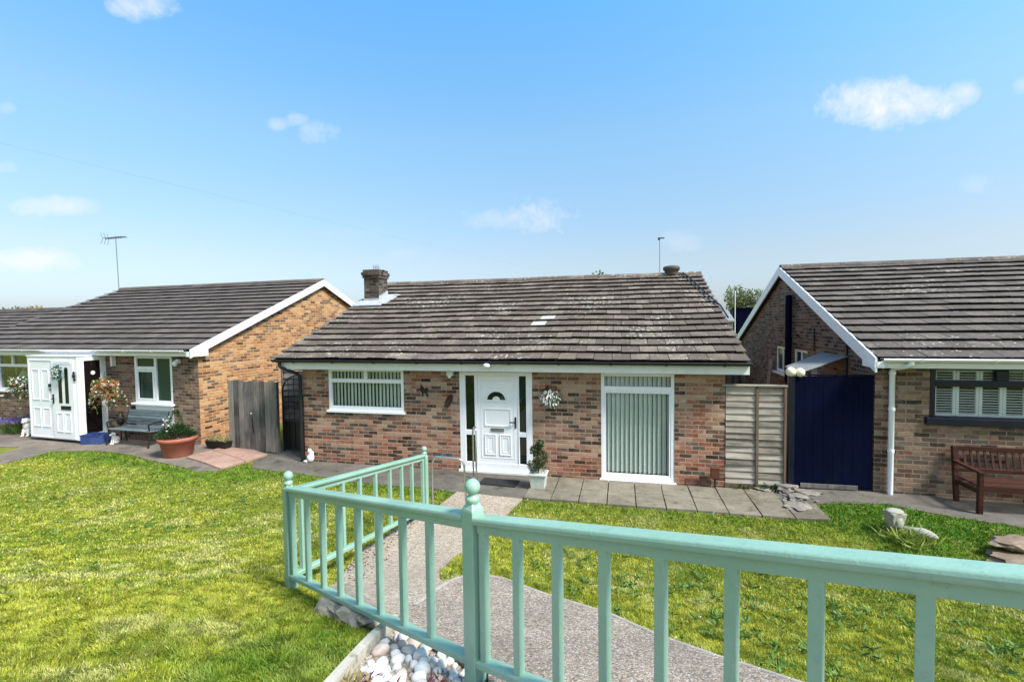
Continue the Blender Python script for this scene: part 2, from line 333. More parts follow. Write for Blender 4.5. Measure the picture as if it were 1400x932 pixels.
me.from_pydata(np.stack([X,Y,Z],-1).reshape(-1,3).tolist(),[],F.tolist());me.polygons.foreach_set('use_smooth',[True]*len(F))
t=NT('lawn_soil');o=t.coord();n=t.noise(o,2.2,6,.7);n2=t.noise(o,40,4,.7)
c=t.mix(t.rng(n,.3,.7),(.12,.16,.02),(.23,.24,.045));c=t.mix(t.rng(n2,.45,.7),c,(.06,.055,.02))
gx=t.n('ShaderNodeSeparateXYZ');t.l(o,gx.inputs[0]);c=t.mix(t.rng(gx.outputs[1],60,200),c,(.27,.31,.19));t.bump(n2,.6,.02);me.materials.append(t.fin(c,.95,.1))  # distant haze put into the colour: ground turns paler far off
ground=bpy.data.objects.new('ground',me);COL.objects.link(ground);tag(ground,'grassy ground sloping down towards the bungalows','ground',kind='structure')

HARD=[]   # polygons where no grass grows
def inpoly(px,py,poly):
    c=np.zeros(px.shape,bool);n=len(poly)
    for i in range(n):
        x1,y1=poly[i];x2,y2=poly[(i+1)%n]
        k=((y1>py)!=(y2>py))
        with np.errstate(divide='ignore',invalid='ignore'): xi=(x2-x1)*(py-y1)/(y2-y1+1e-12)+x1
        c^=k&(px<xi)
    return c
def pdist(px,py,line):
    d=np.full(px.shape,1e9)
    for (x1,y1),(x2,y2) in zip(line[:-1],line[1:]):
        L=(x2-x1)**2+(y2-y1)**2;t=np.clip(((px-x1)*(x2-x1)+(py-y1)*(y2-y1))/L,0,1)
        d=np.minimum(d,np.hypot(px-x1-t*(x2-x1),py-y1-t*(y2-y1)))
    return d
def sheet(name,poly,off,m,depth=.15,hard=True,kind='structure',cuts=5,wob=0.0):
    if hard: HARD.append(poly)
    if wob:
        q=[]
        for i in range(len(poly)):
            a=Vector(poly[i]);b=Vector(poly[(i+1)%len(poly)]);k=max(1,int((b-a).length/.25))
            for j in range(k):
                p=a.lerp(b,j/k);q.append((p.x+wob*mnoise.noise(Vector((p.x*2.3,p.y*2.3,1))),p.y+wob*mnoise.noise(Vector((p.x*2.3,p.y*2.3,7)))))
        poly=q
    bm=bmesh.new();vs=[bm.verts.new((x,y,0)) for x,y in poly];f=bm.faces.new(vs);f.normal_update()
    if f.normal.z<0:f.normal_flip()
    bmesh.ops.triangulate(bm,faces=[f])
    for _ in range(cuts):
        es=[e for e in bm.edges if e.calc_length()>.3]
        if not es:break
        bmesh.ops.subdivide_edges(bm,edges=es,cuts=1);bmesh.ops.triangulate(bm,faces=[f for f in bm.faces if len(f.verts)>4])
    for v in bm.verts:v.co.z=g1(v.co.x,v.co.y)+off
    be=[e for e in bm.edges if e.is_boundary];r=bmesh.ops.extrude_edge_only(bm,edges=be)
    for g in r['geom']:
        if isinstance(g,bmesh.types.BMVert):g.co.z-=depth
    bmesh.ops.recalc_face_normals(bm,faces=bm.faces)
    me=bpy.data.meshes.new(name);bm.to_mesh(me);bm.free();me.materials.append(m);o=bpy.data.objects.new(name,me);COL.objects.link(o)
    return tag(o,kind=kind)
def fr(k,a,b):   # house frame -> world
    (ox,oy),y={'M':(MO,MY),'L':((-7.7397,11.3162),.2814),'R':((6.0692,7.6707),.257)}[k]
    return (ox+a*math.cos(y)+b*math.sin(y),oy-a*math.sin(y)+b*math.cos(y))

# patios, paths
sheet('patio',[(-5.84,10.19),(-5.54,9.65),(-4.71,9.38),(-3.81,9.03),(-3.12,8.71),(-1.53,8.31),(-.96,8.07),(.14,7.73),fr('M',5.2,-1.21),fr('M',5.2,.1),fr('M',0,.1),(-4.2,12.5),(-5.9,12.6)],.018,M['concrete'],wob=.05)
sheet('patio_paving',[(-13.5,8.5),(-11.18,9.91),(-11.08,10.35),(-11.03,10.88),(-9.99,10.89),(-9.06,10.61),(-8.2,10.17),(-7.25,9.66),(-6.48,9.32),(-6.1,9.44),(-5.9,10.1),(-6.1,11.9),(-7.6,12.),fr('L',-9,.1),(-17,13.6),(-17,11.2),(-12.78,11.35),(-12.23,11.32),(-12.03,10.68),(-12.6,9.9),(-14.5,9.)],.022,M['conc_left'],wob=.05)
sheet('patio_side',[(4.41,6.82),(4.64,7.28),(4.99,7.24),(5.86,7.16),(6.41,6.65),(7.09,6.3),(9.5,5.5),(10.5,6.9),fr('R',0,.1),(5.2,8.6),(4.3,9),fr('M',8.6,.1),fr('M',8.7,-1.0)],.015,M['concrete'],wob=.06)
for nm in ('patio_side',): bpy.data.objects[nm].name='patio'
path=[(-1.0,8.12),(-1.33,7.28),(-1.6,6.93),(-1.77,6.32),(-1.9,5.76),(-1.87,5.09),(-1.74,4.43),(-1.5,3.85),(-.95,3.3),(-.85,3.73),(-.77,4.11),(-.67,4.48),(-.79,4.73),(-.85,5.05),(-.75,5.53),(-.53,6.09),(-.31,6.69),(-.03,7.33),(.14,7.72)]
sheet('path',path,.03,M['agg'],wob=.03)
landing=[(-.9,3.34),(-.84,3.75),(-.77,4.11),(-.67,4.48),(-.57,4.66),(-.26,4.75),(-.11,4.67),(.31,4.22),(.78,3.83),(1.15,3.28),(1.35,3.02),(1.54,2.82),(2.3,1.9),(2.9,.6),(3,-3),(-.2,-3),(-.12,1.6),(-.16,2.55)]
sheet('landing',landing,.085,M['agg2'],depth=.25,wob=.012)
# pale worn rims of the landing
def rim(pts,w,off,m):
    mb=MB();n=len(pts)
    for i in range(n-1):
        a=Vector(pts[i]);b=Vector(pts[i+1]);k=max(1,int((b-a).length/.15))
        for j in range(k):
            p=a.lerp(b,j/k);q=a.lerp(b,(j+1)/k);d=(q-p).normalized();s=Vector((-d.y,d.x))*w
            P=[p-s*.5,q-s*.5,q+s*.5,p+s*.5]
            z=[g1(v.x,v.y)+off+.004*mnoise.noise(Vector((v.x*9,v.y*9,0))) for v in P]
            mb.hexa([(v.x,v.y,zz-.12) for v,zz in zip(P,z)]+[(v.x,v.y,zz) for v,zz in zip(P,z)])
    return mb
tag(rim([(-.84,3.75),(-.77,4.11),(-.67,4.48),(-.57,4.66),(-.26,4.75),(-.11,4.67),(.31,4.22),(.78,3.83),(1.15,3.28),(1.35,3.02),(1.54,2.82),(2.3,1.9)],.045,.09,0).build('kerb',M['pathedge'],bevel=.008),kind='structure')

# concrete slabs laid under the wide window, one ground sheet with open joints
mb=MB()
for i in range(10):
    for j in range(2):
        a0=5.22+i*.465;a1=a0+.45;b0=-1.2+j*.575;b1=b0+.56
        if i==9 and j==1: continue
        rr=random.uniform(-.004,.004);P=[fr('M',a0+random.uniform(-.004,.004),b0),fr('M',a1,b0+rr),fr('M',a1,b1),fr('M',a0,b1+rr)]
        z=[g1(*p)+.045+random.uniform(-.005,.006) for p in P]
        mb.hexa([(p[0],p[1],zz-.08) for p,zz in zip(P,z)]+[(p[0],p[1],zz) for p,zz in zip(P,z)],val=random.random())
tag(mb.build('paving',M['slab'],bevel=.006),kind='structure')
HARD.append([fr('M',5.2,-1.21),fr('M',9.5,-1.19),fr('M',9.3,.1),fr('M',5.2,.1)])
# pink slabs by the timber gate
mb=MB()
o0=Vector((-6.1,9.46));ux=Vector((-.73,.42));uy=Vector((.26,.72))
for i in range(2):
    for j in range(2):
        p=o0+ux*i*.82+uy*j*.78;P=[p,p+uy*.76,p+uy*.76+ux*.8,p+ux*.8];z=[g1(v.x,v.y)+.06 for v in P]
        mb.hexa([(v.x,v.y,zz-.1) for v,zz in zip(P,z)][::-1]+[(v.x,v.y,zz) for v,zz in zip(P,z)][::-1])
tag(mb.build('paving',M['redslab'],bevel=.008),kind='structure')
HARD.append([(-6.1,9.4),(-5.5,11),(-7.2,12),(-7.7,10.3)])

# ------------------------------------------------------------------ house pieces (house frame: x along the front, y back, z up)
def wall_cells(mb,x0,x1,z0,z1,y,ops,rev=.09):
    xs=sorted({x0,x1,*[v for o in ops for v in o[:2]]});zs=sorted({z0,z1,*[v for o in ops for v in o[2:4]]})
    for a,b in zip(xs[:-1],xs[1:]):
        for c,d in zip(zs[:-1],zs[1:]):
            mx,mz=(a+b)/2,(c+d)/2
            if any(o[0]<mx<o[1] and o[2]<mz<o[3] for o in ops): continue
            mb.quad((a,y,c),(b,y,c),(b,y,d),(a,y,d),[(a,c),(b,c),(b,d),(a,d)])
    for a,b,c,d in [o[:4] for o in ops]:
        mb.quad((a,y,c),(a,y,d),(a,y+rev,d),(a,y+rev,c),[(a,c),(a,d),(a+rev,d),(a+rev,c)])
        mb.quad((b,y,d),(b,y,c),(b,y+rev,c),(b,y+rev,d),[(b,d),(b,c),(b+rev,c),(b+rev,d)])
        mb.quad((a,y,d),(b,y,d),(b,y+rev,d),(a,y+rev,d),[(a,d),(b,d),(b,d+rev),(a,d+rev)])
        mb.quad((b,y,c),(a,y,c),(a,y+rev,c),(b,y+rev,c),[(b,c),(a,c),(a,c-rev),(b,c-rev)])
def gable_cells(mb,x,dep,z0,ze,zr,ops=()):
    """gable at x from y=0 to y=2*dep"""
    zs0=ze-.02;D=2*dep
    ys=sorted({0,D,*[v for o in ops for v in o[:2]]});zs=sorted({z0,zs0,*[v for o in ops for v in o[2:4]]})
    for a,b in zip(ys[:-1],ys[1:]):
        for c,d in zip(zs[:-1],zs[1:]):
            if any(o[0]<(a+b)/2<o[1] and o[2]<(c+d)/2<o[3] for o in ops): continue
            mb.quad((x,a,c),(x,b,c),(x,b,d),(x,a,d),[(a,c),(b,c),(b,d),(a,d)])
    mb.add([(x,0,zs0),(x,D,zs0),(x,dep,zr-.05)],[(0,1,2)],uvs=[[(0,zs0),(D,zs0),(dep,zr-.05)]])
def roof(parent,x0,x1,ye,ze,yr,zr,mat,jit=1.,gauge=.345,w=.33,pale=(),sag=.0,gap=.034,th=.013,seed=1,name='roof',thing_over=None):
    rd=random.Random(seed)
    dy=yr-ye;dz=zr-ze;L=math.hypot(dy,dz);uy,uz=dy/L,dz/L;nyv,nzv=-uz,uy
    n=int(round(L/gauge));gauge=L/n;mb=MB();cols=int(round((x1-x0)/w));w=(x1-x0)/cols
    def P(x,s,h):
        hh=h+sag*mnoise.noise(Vector((x*.45+seed,s*.5,seed)))
        return (x,ye+uy*s+nyv*hh,ze+uz*s+nzv*hh)
    for i in range(n):
        s0=i*gauge-.025;s1=(i+1)*gauge+.03
        off=.5*(i%2);cl=rd.uniform(-.004,.004)*jit
        for j in range(-1,cols+1):
            a=max(x0,x0+(j+off)*w);b=min(x1,x0+(j+1+off)*w-.010)
            if b-a<.03: continue
            h0=gap+rd.uniform(-.010,.011)*jit+cl;tl=rd.uniform(-.005,.005)*jit;ds=rd.uniform(-.016,.016)*jit
            if i==n-1:s1=L
            val=rd.random()
            for (pa,ps) in pale:
                if a<=pa<b and s0<=ps<s1-.05: val=1.9
            bt=[P(a,s0+ds,h0),P(b,s0+ds,h0+tl),P(b,s1,.001),P(a,s1,.001)]
            tp=[P(a,s0+ds,h0+th),P(b,s0+ds,h0+th+tl),P(b,s1,.012),P(a,s1,.012)]
            mb.hexa(bt+tp,val)
    o=mb.build(name,mat,parent,bevel=0)
    # sarking below the tiles and the rear slope
    sb=MB();k=.05
    sb.hexa([(x0,ye,ze-k),(x1,ye,ze-k),(x1,yr,zr-k),(x0,yr,zr-k),(x0,ye,ze-.004),(x1,ye,ze-.004),(x1,yr,zr-.004),(x0,yr,zr-.004)])
    yb=2*yr-ye
    sb.hexa([(x0,yr,zr-k),(x1,yr,zr-k),(x1,yb,ze-k),(x0,yb,ze-k),(x0,yr,zr+.02),(x1,yr,zr+.02),(x1,yb,ze+.02),(x0,yb,ze+.02)])
    sb.build('sarking',M['underlay'],o)
    # ridge tiles
    rb=MB();m=int((x1-x0)/.45);ww=(x1-x0)/m
    for j in range(m):
        a=x0+j*ww;b=a+ww-.006;h=rd.uniform(-.006,.006)*jit+sag*.6*mnoise.noise(Vector((a*.45+seed,L*.5,seed)));vs=[]
        prof=[(-.14,-.045),(-.1,.012),(-.045,.045),(.045,.045),(.1,.012),(.14,-.045)]
        for xx in (a,b): vs+=[(xx,yr+p,zr+.035+q+h) for p,q in prof]
        rb.add(vs,[(q,q+1,7+q,6+q) for q in range(5)],val=rd.random());rb.add(vs[:6],[(5,4,3,2,1,0)]);rb.add(vs[6:],[(0,1,2,3,4,5)])
    rb.build('ridge_tiles',mat,o)
    return o
def barge(parent,x,ye,ze,yr,zr,depth,thick,sign,mat):
    """white boards along both gable slopes; x is the outer face side"""
    mb=MB();xa,xb=(x-thick,x) if sign>0 else (x,x+thick)
    for (y0,z0,y1,z1) in ((ye,ze,yr,zr),(2*yr-ye,ze,yr,zr)):
        mb.hexa([(xa,y0,z0-depth),(xb,y0,z0-depth),(xb,y1,z1-depth),(xa,y1,z1-depth),(xa,y0,z0),(xb,y0,z0),(xb,y1,z1),(xa,y1,z1)] if y0<y1 else
                [(xb,y0,z0-depth),(xa,y0,z0-depth),(xa,y1,z1-depth),(xb,y1,z1-depth),(xb,y0,z0),(xa,y0,z0),(xa,y1,z1),(xb,y1,z1)])
    return mb.build('barge_board',mat,parent)
def ring(mb,x0,x1,z0,z1,y0,y1,w,wt=None,wb=None):
    wt=wt or w;wb=wb or w
    mb.box(x0,x0+w,y0,y1,z0,z1);mb.box(x1-w,x1,y0,y1,z0,z1);mb.box(x0+w,x1-w,y0,y1,z1-wt,z1);mb.box(x0+w,x1-w,y0,y1,z0,z0+wb)
def pane(parent,x0,x1,z0,z1,y,m,name='pane'):
    mb=MB();mb.box(x0,x1,y,y+.006,z0,z1);return mb.build(name,m,parent)
def gutter(parent,x0,x1,y,z,r,m):
    prof=[(r*math.cos(a),r*math.sin(a)) for a in np.linspace(math.pi,2*math.pi,9)]+[(r*.9*math.cos(a),r*.9*math.sin(a)) for a in np.linspace(2*math.pi,math.pi,9)]
    mb=MB();mb.extrude(prof,(x0,y,z),(x1,y,z),True)
    for k in np.arange(x0+.5,x1,.95):
        pf=[(r*1.1*math.cos(a),r*1.12*math.sin(a)-.003) for a in np.linspace(math.pi,2*math.pi,9)]
        mb.extrude(pf,(k,y,z),(k+.035,y,z))
    return mb.build('gutter',m,parent)
def blinds(parent,x0,x1,z0,z1,y,ang,step,w,m):
    mb=MB();k=x0+step/2
    while k<x1:
        a=ang+random.uniform(-.06,.06);c,s=math.cos(a)*w/2,math.sin(a)*w/2
        mb.obox((k,y,(z0+z1)/2),(c,s,0),(-s*.02,c*.02,0),(0,0,(z1-z0)/2),val=random.random());k+=step
    return mb.build('blind',m,parent)
def ridge_rect(mb,x0,x1,z0,z1,y,w=.016,d=.01):
    ring(mb,x0,x1,z0,z1,y-d,y+.002,w)

# ================================================================== the middle bungalow
H=thing('bungalow','brick bungalow in the middle with white front door, chimney and weathered brown roof','house',(MO[0],MO[1],0),-MY)
mb=MB();W=8.6425
wall_cells(mb,0,W,-.25,2.36,0,[(.63,2.42,1.24,2.16),(3.65,5.15,.1,2.13),(6.47,7.79,.09,2.14)])
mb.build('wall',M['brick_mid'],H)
mb=MB()
for x in (0,W): gable_cells(mb,x,4.71,-.25,2.36,4.33)
mb.quad((W,9.42,-.25),(0,9.42,-.25),(0,9.42,2.36),(W,9.42,2.36),[(0,0),(W,0),(W,2.6),(0,2.6)])
mb.build('gable_wall',M['brick_mid'],H)
mb=MB();mb.quad((.02,1.2,0),(W-.02,1.2,0),(W-.02,1.2,2.3),(.02,1.2,2.3));mb.quad((0.02,.02,.05),(W-.02,.02,.05),(W-.02,1.2,.05),(.02,1.2,.05));mb.build('interior',M['room'],H)
sl=[(5.1,(1.62+.3)/.929),(5.35,(1.62+.3)/.929),(5.1,(1.36+.3)/.929)]
roofM=roof(H,-.5,8.98,-.30,2.372,4.71,4.36,M['roof_mid'],.55,pale=sl,sag=.035,seed=3,gap=.056)
mb=MB();mb.box(-.44,8.98,-.245,-.222,2.165,2.352);mb.box(-.44,8.98,-.222,-.004,2.165,2.18);mb.build('fascia',M['upvc_old'],H)
for xa,xb in ((-.47,-.44),(8.98-.03,8.978)): 
    mb=MB();mb.hexa([(xa,-.22,2.3),(xb,-.22,2.3),(xb,4.71,4.29),(xa,4.71,4.29),(xa,-.22,2.37),(xb,-.22,2.37),(xb,4.71,4.35),(xa,4.71,4.35)]);mb.build('verge_board',M['underlay'],H)
gutter(H,-.5,9.0,-.312,2.375,.062,M['black'])
mb=MB();mb.tube([(-.33,-.312,2.33),(-.33,-.312,2.24),(-.29,-.29,2.19),(-.06,-.1,2.05),(-.03,-.06,1.98),(-.03,-.06,.1)],.036,10)
for z in (1.9,1.0,.35): mb.lathe([(.045,-.02),(.045,.02)],10,(-.03,-.06,z))
mb.build('downpipe',M['black'],H)
# window with two top lights
def window_plain(H):
    f=MB();ring(f,.63,2.42,1.25,2.16,.01,.075,.075,.06,.1);f.box(.705,2.345,.006,.075,1.86,1.945);f.box(1.485,1.565,.008,.072,1.945,2.1)
    w=f.build('window',M['upvc'],H,bevel=.006)
    s=MB();s.box(.60,2.45,-.05,.06,1.215,1.262);s.build('sill',M['upvc'],w,bevel=.006)
    for q in ((.705,1.485,1.945,2.1),(1.565,2.345,1.945,2.1),(.705,2.345,1.35,1.86)): pane(w,*q,.045,M['glass'])
    blinds(w,.66,2.40,1.29,2.12,0.13,-.52,.085,.089,M['blind'])
window_plain(H)
f=MB();ring(f,6.47,7.79,.10,2.14,.01,.075,.062,.06,.11);f.box(6.532,7.728,.006,.075,1.795,1.89);w2=f.build('window',M['upvc'],H,bevel=.006)
s=MB();s.box(6.44,7.82,-.05,.06,.075,.13);s.build('sill',M['upvc'],w2,bevel=.006)
g=MB();ring(g,6.534,7.726,.212,1.793,.018,.04,.03);g.build('bead',M['upvc'],w2)
pane(w2,6.532,7.728,.21,1.795,.045,M['glass']);pane(w2,6.532,7.728,1.89,2.08,.045,M['glass'])
blinds(w2,6.5,7.77,.24,2.1,.12,.6,.083,.089,M['blind'])
# door set
f=MB();ring(f,3.65,5.15,.13,2.13,.0,.07,.125,.075,.17);f.box(3.965,4.03,.0,.07,.30,2.055);f.box(4.86,4.885,.0,.07,.30,2.055)
f.box(3.775,3.965,.004,.066,.848,.95);f.box(4.885,5.025,.004,.066,.845,.94)
ds=f.build('door_frame',M['upvc'],H,bevel=.006)
for q in ((3.775,3.965,.3,.848),(3.775,3.965,.95,2.055),(4.885,5.025,.3,.845),(4.885,5.025,.94,2.055)): pane(ds,*q,.03,M['darkglass'])
s=MB();s.box(3.62,5.18,-.05,.05,.085,.14);s.build('threshold',M['upvc_old'],ds,bevel=.005)
d=MB();d.box(4.032,4.858,.012,.06,.302,2.052)
ridge_rect(d,4.10,4.79,1.93,1.985,.012,.01,.005)
ridge_rect(d,4.10,4.79,.40,1.96,.012,.012,.006)
for x0,x1 in ((4.17,4.41),(4.48,4.72)):
    ridge_rect(d,x0,x1,.46,.88,.012,.022,.013);ridge_rect(d,x0+.05,x1-.05,.51,.83,.012,.014,.009)
ridge_rect(d,4.17,4.72,1.04,1.40,.012,.02,.012)
dl=d.build('door',M['upvc'],H,bevel=.003)
cx,cz=4.42,1.575;n=18
def arch(mb,r0,r1,y0,y1,c,sz=1.,a0=0,a1=math.pi):
    A=np.linspace(a0,a1,n+1)
    for p,q in zip(A[:-1],A[1:]):
        def pt(r,a,y):return (c[0]+r*math.cos(a),y,c[1]+r*math.sin(a)*sz)
        mb.hexa([pt(r0,p,y1),pt(r1,p,y1),pt(r1,p,y0),pt(r0,p,y0),pt(r0,q,y1),pt(r1,q,y1),pt(r1,q,y0),pt(r0,q,y0)])
mb=MB();arch(mb,.08,.185,.004,.013,(cx,cz),.86);mb.build('pane',M['darkglass'],dl)
mb=MB();arch(mb,.187,.222,-.004,.013,(cx,cz),.88);arch(mb,.052,.079,-.002,.013,(cx,cz),.86);mb.box(cx-.222,cx+.222,-.004,.013,cz-.035,cz-.002);mb.build('moulding',M['upvc'],dl)
mb=MB();ring(mb,4.30,4.57,.94,1.005,-.004,.013,.008);mb.box(4.31,4.56,.002,.013,.95,.997);mb.build('letterbox',M['galv'],dl)
mb=MB();mb.box(4.795,4.825,-.005,.013,1.02,1.24);mb.beam((4.81,-.035,1.14),(4.70,-.04,1.14),.02,.02);mb.tube([(4.81,.01,1.14),(4.81,-.04,1.14)],.012);mb.build('handle',M['black'],dl)
mb=MB();mb.lathe([(.04,0),(.055,.02),(.055,.06),(.03,.08)],14,(4.33,-.30,2.28));mb.blob((4.33,-.33,2.29),(.075,.06,.055),3,.05);mb.build('security_light',M['upvc'],H)
mb=MB();mb.box(3.41,3.54,-.1,-.002,2.05,2.14);mb.blob((3.475,-.09,2.03),(.04,.035,.03),1,.0);mb.build('motion_sensor',M['upvc_old'],H,bevel=.008)
for x0,x1,z0,z1 in ((2.2,2.36,.21,.345),(7.98,8.2,.1,.24),(8.22,8.42,.1,.235)):
    mb=MB();ring(mb,x0,x1,z0,z1,-.008,.01,.014)
    for k in range(3): mb.box(x0+.014,x1-.014,-.005,.004,z0+.022+k*.035,z0+.04+k*.035)
    mb.build('air_brick',M['terradark'],H)
# chimney
ch=MB();x0,x1,y0,y1=-.28,.18,3.06,3.56
for (xa,xb,ya,yb,za,zb) in ((x0,x1,y0,y1,3.3,4.42),(x0-.03,x1+.03,y0-.03,y1+.03,4.42,4.50),(x0-.055,x1+.055,y0-.055,y1+.055,4.50,4.585),(x0-.02,x1+.02,y0-.02,y1+.02,4.585,4.66)):
    for P,u in (([(xa,ya),(xb,ya)],xa),([(xb,ya),(xb,yb)],ya),([(xb,yb),(xa,yb)],xa),([(xa,yb),(xa,ya)],ya)):
        (ax,ay),(bx,by)=P;L=math.hypot(bx-ax,by-ay);ch.quad((ax,ay,za),(bx,by,za),(bx,by,zb),(ax,ay,zb),[(u,za),(u+L,za),(u+L,zb),(u,zb)])
    ch.quad((xa,ya,zb),(xb,ya,zb),(xb,yb,zb),(xa,yb,zb),[(0,0),(.4,0),(.4,.07),(0,.07)]);ch.quad((xa,yb,za),(xb,yb,za),(xb,ya,za),(xa,ya,za),[(0,0),(.4,0),(.4,.07),(0,.07)])
chim=ch.build('chimney',M['brick_chim'],H)
def rz_(y): return 2.372+(y+.3)*.3968
mb=MB()
mb.hexa([(-.46,y0-.34,rz_(y0-.34)+.05),(.42,y0-.32,rz_(y0-.32)+.05),(.3,y0+.01,rz_(y0)+.07),(-.4,y0+.01,rz_(y0)+.07),(-.46,y0-.34,rz_(y0-.34)+.066),(.42,y0-.32,rz_(y0-.32)+.066),(.3,y0+.01,rz_(y0)+.09),(-.4,y0+.01,rz_(y0)+.09)])
mb.hexa([(-.3,y0-.012,rz_(y0)),(.2,y0-.012,rz_(y0)),(.2,y0+.001,rz_(y0)),(-.3,y0+.001,rz_(y0)),(-.3,y0-.012,rz_(y0)+.14),(.2,y0-.012,rz_(y0)+.14),(.2,y0+.001,rz_(y0)+.14),(-.3,y0+.001,rz_(y0)+.14)])
for k in range(4):
    ya=y0+k*.125;mb.hexa([(x1,ya,rz_(ya)),(x1+.014,ya,rz_(ya)),(x1+.014,ya+.13,rz_(ya)),(x1,ya+.13,rz_(ya)),(x1,ya,rz_(ya)+.22),(x1+.014,ya,rz_(ya)+.22),(x1+.014,ya+.13,rz_(ya)+.22),(x1,ya+.13,rz_(ya)+.22)])
mb.hexa([(x1,y0-.3,rz_(y0-.3)+.05),(x1+.3,y0-.2,rz_(y0-.2)+.05),(x1+.42,y1,rz_(y1)+.06),(x1,y1,rz_(y1)+.06),(x1,y0-.3,rz_(y0-.3)+.068),(x1+.3,y0-.2,rz_(y0-.2)+.068),(x1+.30,y1,rz_(y1)+.075),(x1,y1,rz_(y1)+.075)])
mb.build('flashing',M['lead'],chim)
mb=MB()
for (x,y) in ((-.09,3.27),(.02,3.27),(.02,3.38),(-.09,3.38)): mb.tube([(x,y,4.66),(x,y,4.82)],.008,6)
mb.tube([(-.09,3.27,4.75),(.02,3.27,4.75),(.02,3.38,4.75),(-.09,3.38,4.75),(-.09,3.27,4.75)],.006,6);mb.build('cowl_cage',M['galv'],chim)
mb=MB();mb.tube([(.2,3.2,4.54),(.28,3.15,4.6)],.01,6);mb.blob((.29,3.15,4.62),(.035,.03,.03),2,.2);mb.build('bracket',M['iron'],chim)
# ridge vent, cable
mb=MB();mb.lathe([(.17,0),(.185,.1),(.2,.12),(.22,.13),(.225,.2),(.2,.23),(.12,.25)],18,(8.21,4.71,4.37));mb.build('roof_vent',M['brick_chim'],H)
mb=MB();q=[(8.5,4.6,rz_(4.6)+.09),(8.62,4.2,rz_(4.2)+.07),(8.72,3.6,rz_(3.6)+.07),(8.86,2.8,rz_(2.8)+.07),(8.99,2.2,rz_(2.2)+.06),(9.02,1.6,rz_(1.6)+.03)];mb.tube(q,.018,6);mb.tube([(p[0]-.09,p[1],p[2]) for p in q[:5]],.012,6);mb.build('roof_cable',M['black'],H)

# ornaments on the middle bungalow
LM=(MO[0],MO[1],0)
def onM(name,label,cat,a,b,z):
    x,y=fr('M',a,b);return thing(name,label,cat,(x,y,z),-MY)
T=onM('wall_ornament','black metal bird silhouette on the brick wall right of the small window','ornament',2.72,-.012,1.6)
px=[(924,262),(968,255),(975,215),(1000,240),(1022,262),(1040,244),(1060,252),(1062,272),(1042,285),(1062,320),(1048,332),(1026,292),(1002,300),(996,328),(982,322),(988,296),(970,270),(924,268)]
P=[((x-924)*.00185,(332-z)*.0022) for x,z in px];mb=MB();n=len(P)
mb.add([(x,-.008,z) for x,z in P]+[(x,.008,z) for x,z in P],[tuple(range(n)),tuple(range(n,2*n))[::-1]]+[(i,n+i,n+(i+1)%n,(i+1)%n) for i in range(n)]);mb.build('silhouette',M['iron'],T)
T=onM('wall_plaque','dark red brown oval plaque tilted on brick wall left of the front door','plaque',3.42,-.012,1.525)
mb=MB();n=22
def ov(a,rx,rz,t=-.45):
    x,z=rx*math.cos(a),rz*math.sin(a);return x*math.cos(t)-z*math.sin(t),x*math.sin(t)+z*math.cos(t)
for rx,rzz,ya,yb in ((.065,.155,-.012,.01),(.04,.12,-.02,-.012)):
    v=[ov(2*math.pi*k/n,rx,rzz) for k in range(n)];mb.add([(x,ya,z) for x,z in v]+[(x,yb,z) for x,z in v],[tuple(range(n)),tuple(range(n,2*n))[::-1]]+[(i,n+i,n+(i+1)%n,(i+1)%n) for i in range(n)])
mb.build('board',m_paint('plaque_wood',(.035,.014,.011),.6,.3),T)
T=onM('wreath','round white leafy wreath hanging on the brick wall right of front door','wreath',5.53,-.07,1.675)
mb=MB();bk=MB()
for k in range(190):
    r=.17*math.sqrt(random.random());a=random.uniform(0,6.28);p=(r*math.cos(a),-.03-.08*(1-(r/.17)**2)+random.uniform(-.02,.02),r*math.sin(a))
    (mb if random.random()<.72 else bk).leaf(p,(math.cos(a)*.3+random.uniform(-.4,.4),-.4,-.7+random.uniform(-.2,.4)),random.uniform(.05,.1),.03,random.random())
mb.build('leaves',M['wreath'],T)
for k in range(120):
    a=random.uniform(0,6.28);r=random.uniform(.14,.19);bk.leaf((r*math.cos(a),random.uniform(-.04,.05),r*math.sin(a)),(math.cos(a),random.uniform(-.5,.5),math.sin(a)),.05,.02,random.random()*.3)
bk.build('backing',M['leaf_dark'],T)['kind']='stuff'
T=onM('stake_box','small brown box on thin dark stake at the right end of brick front','box',8.46,-.1,.1)
mb=MB();mb.box(-.07,.07,-.05,.04,.2,.39);mb.box(-.075,.075,-.055,.045,.37,.395);mb.build('box',M['brownbox'],T,bevel=.006);mb=MB();mb.box(-.012,.012,-.02,.004,0,.2);mb.build('stake',M['iron'],T)
x,y=fr('M',4.6,-.53);mb=MB();mb.box(-.36,.36,-.18,.18,0,.014)
for k in range(14): mb.box(-.34+k*.05,-.31+k*.05,-.165,.165,.014,.019)
mt=mb.build('doormat',M['rubber'],bevel=.003);mt.location=(x,y,g1(x,y)+.02);mt.rotation_euler=(0,0,-MY-.05);tag(mt,'black rubber doormat on concrete in front of the white door','doormat')
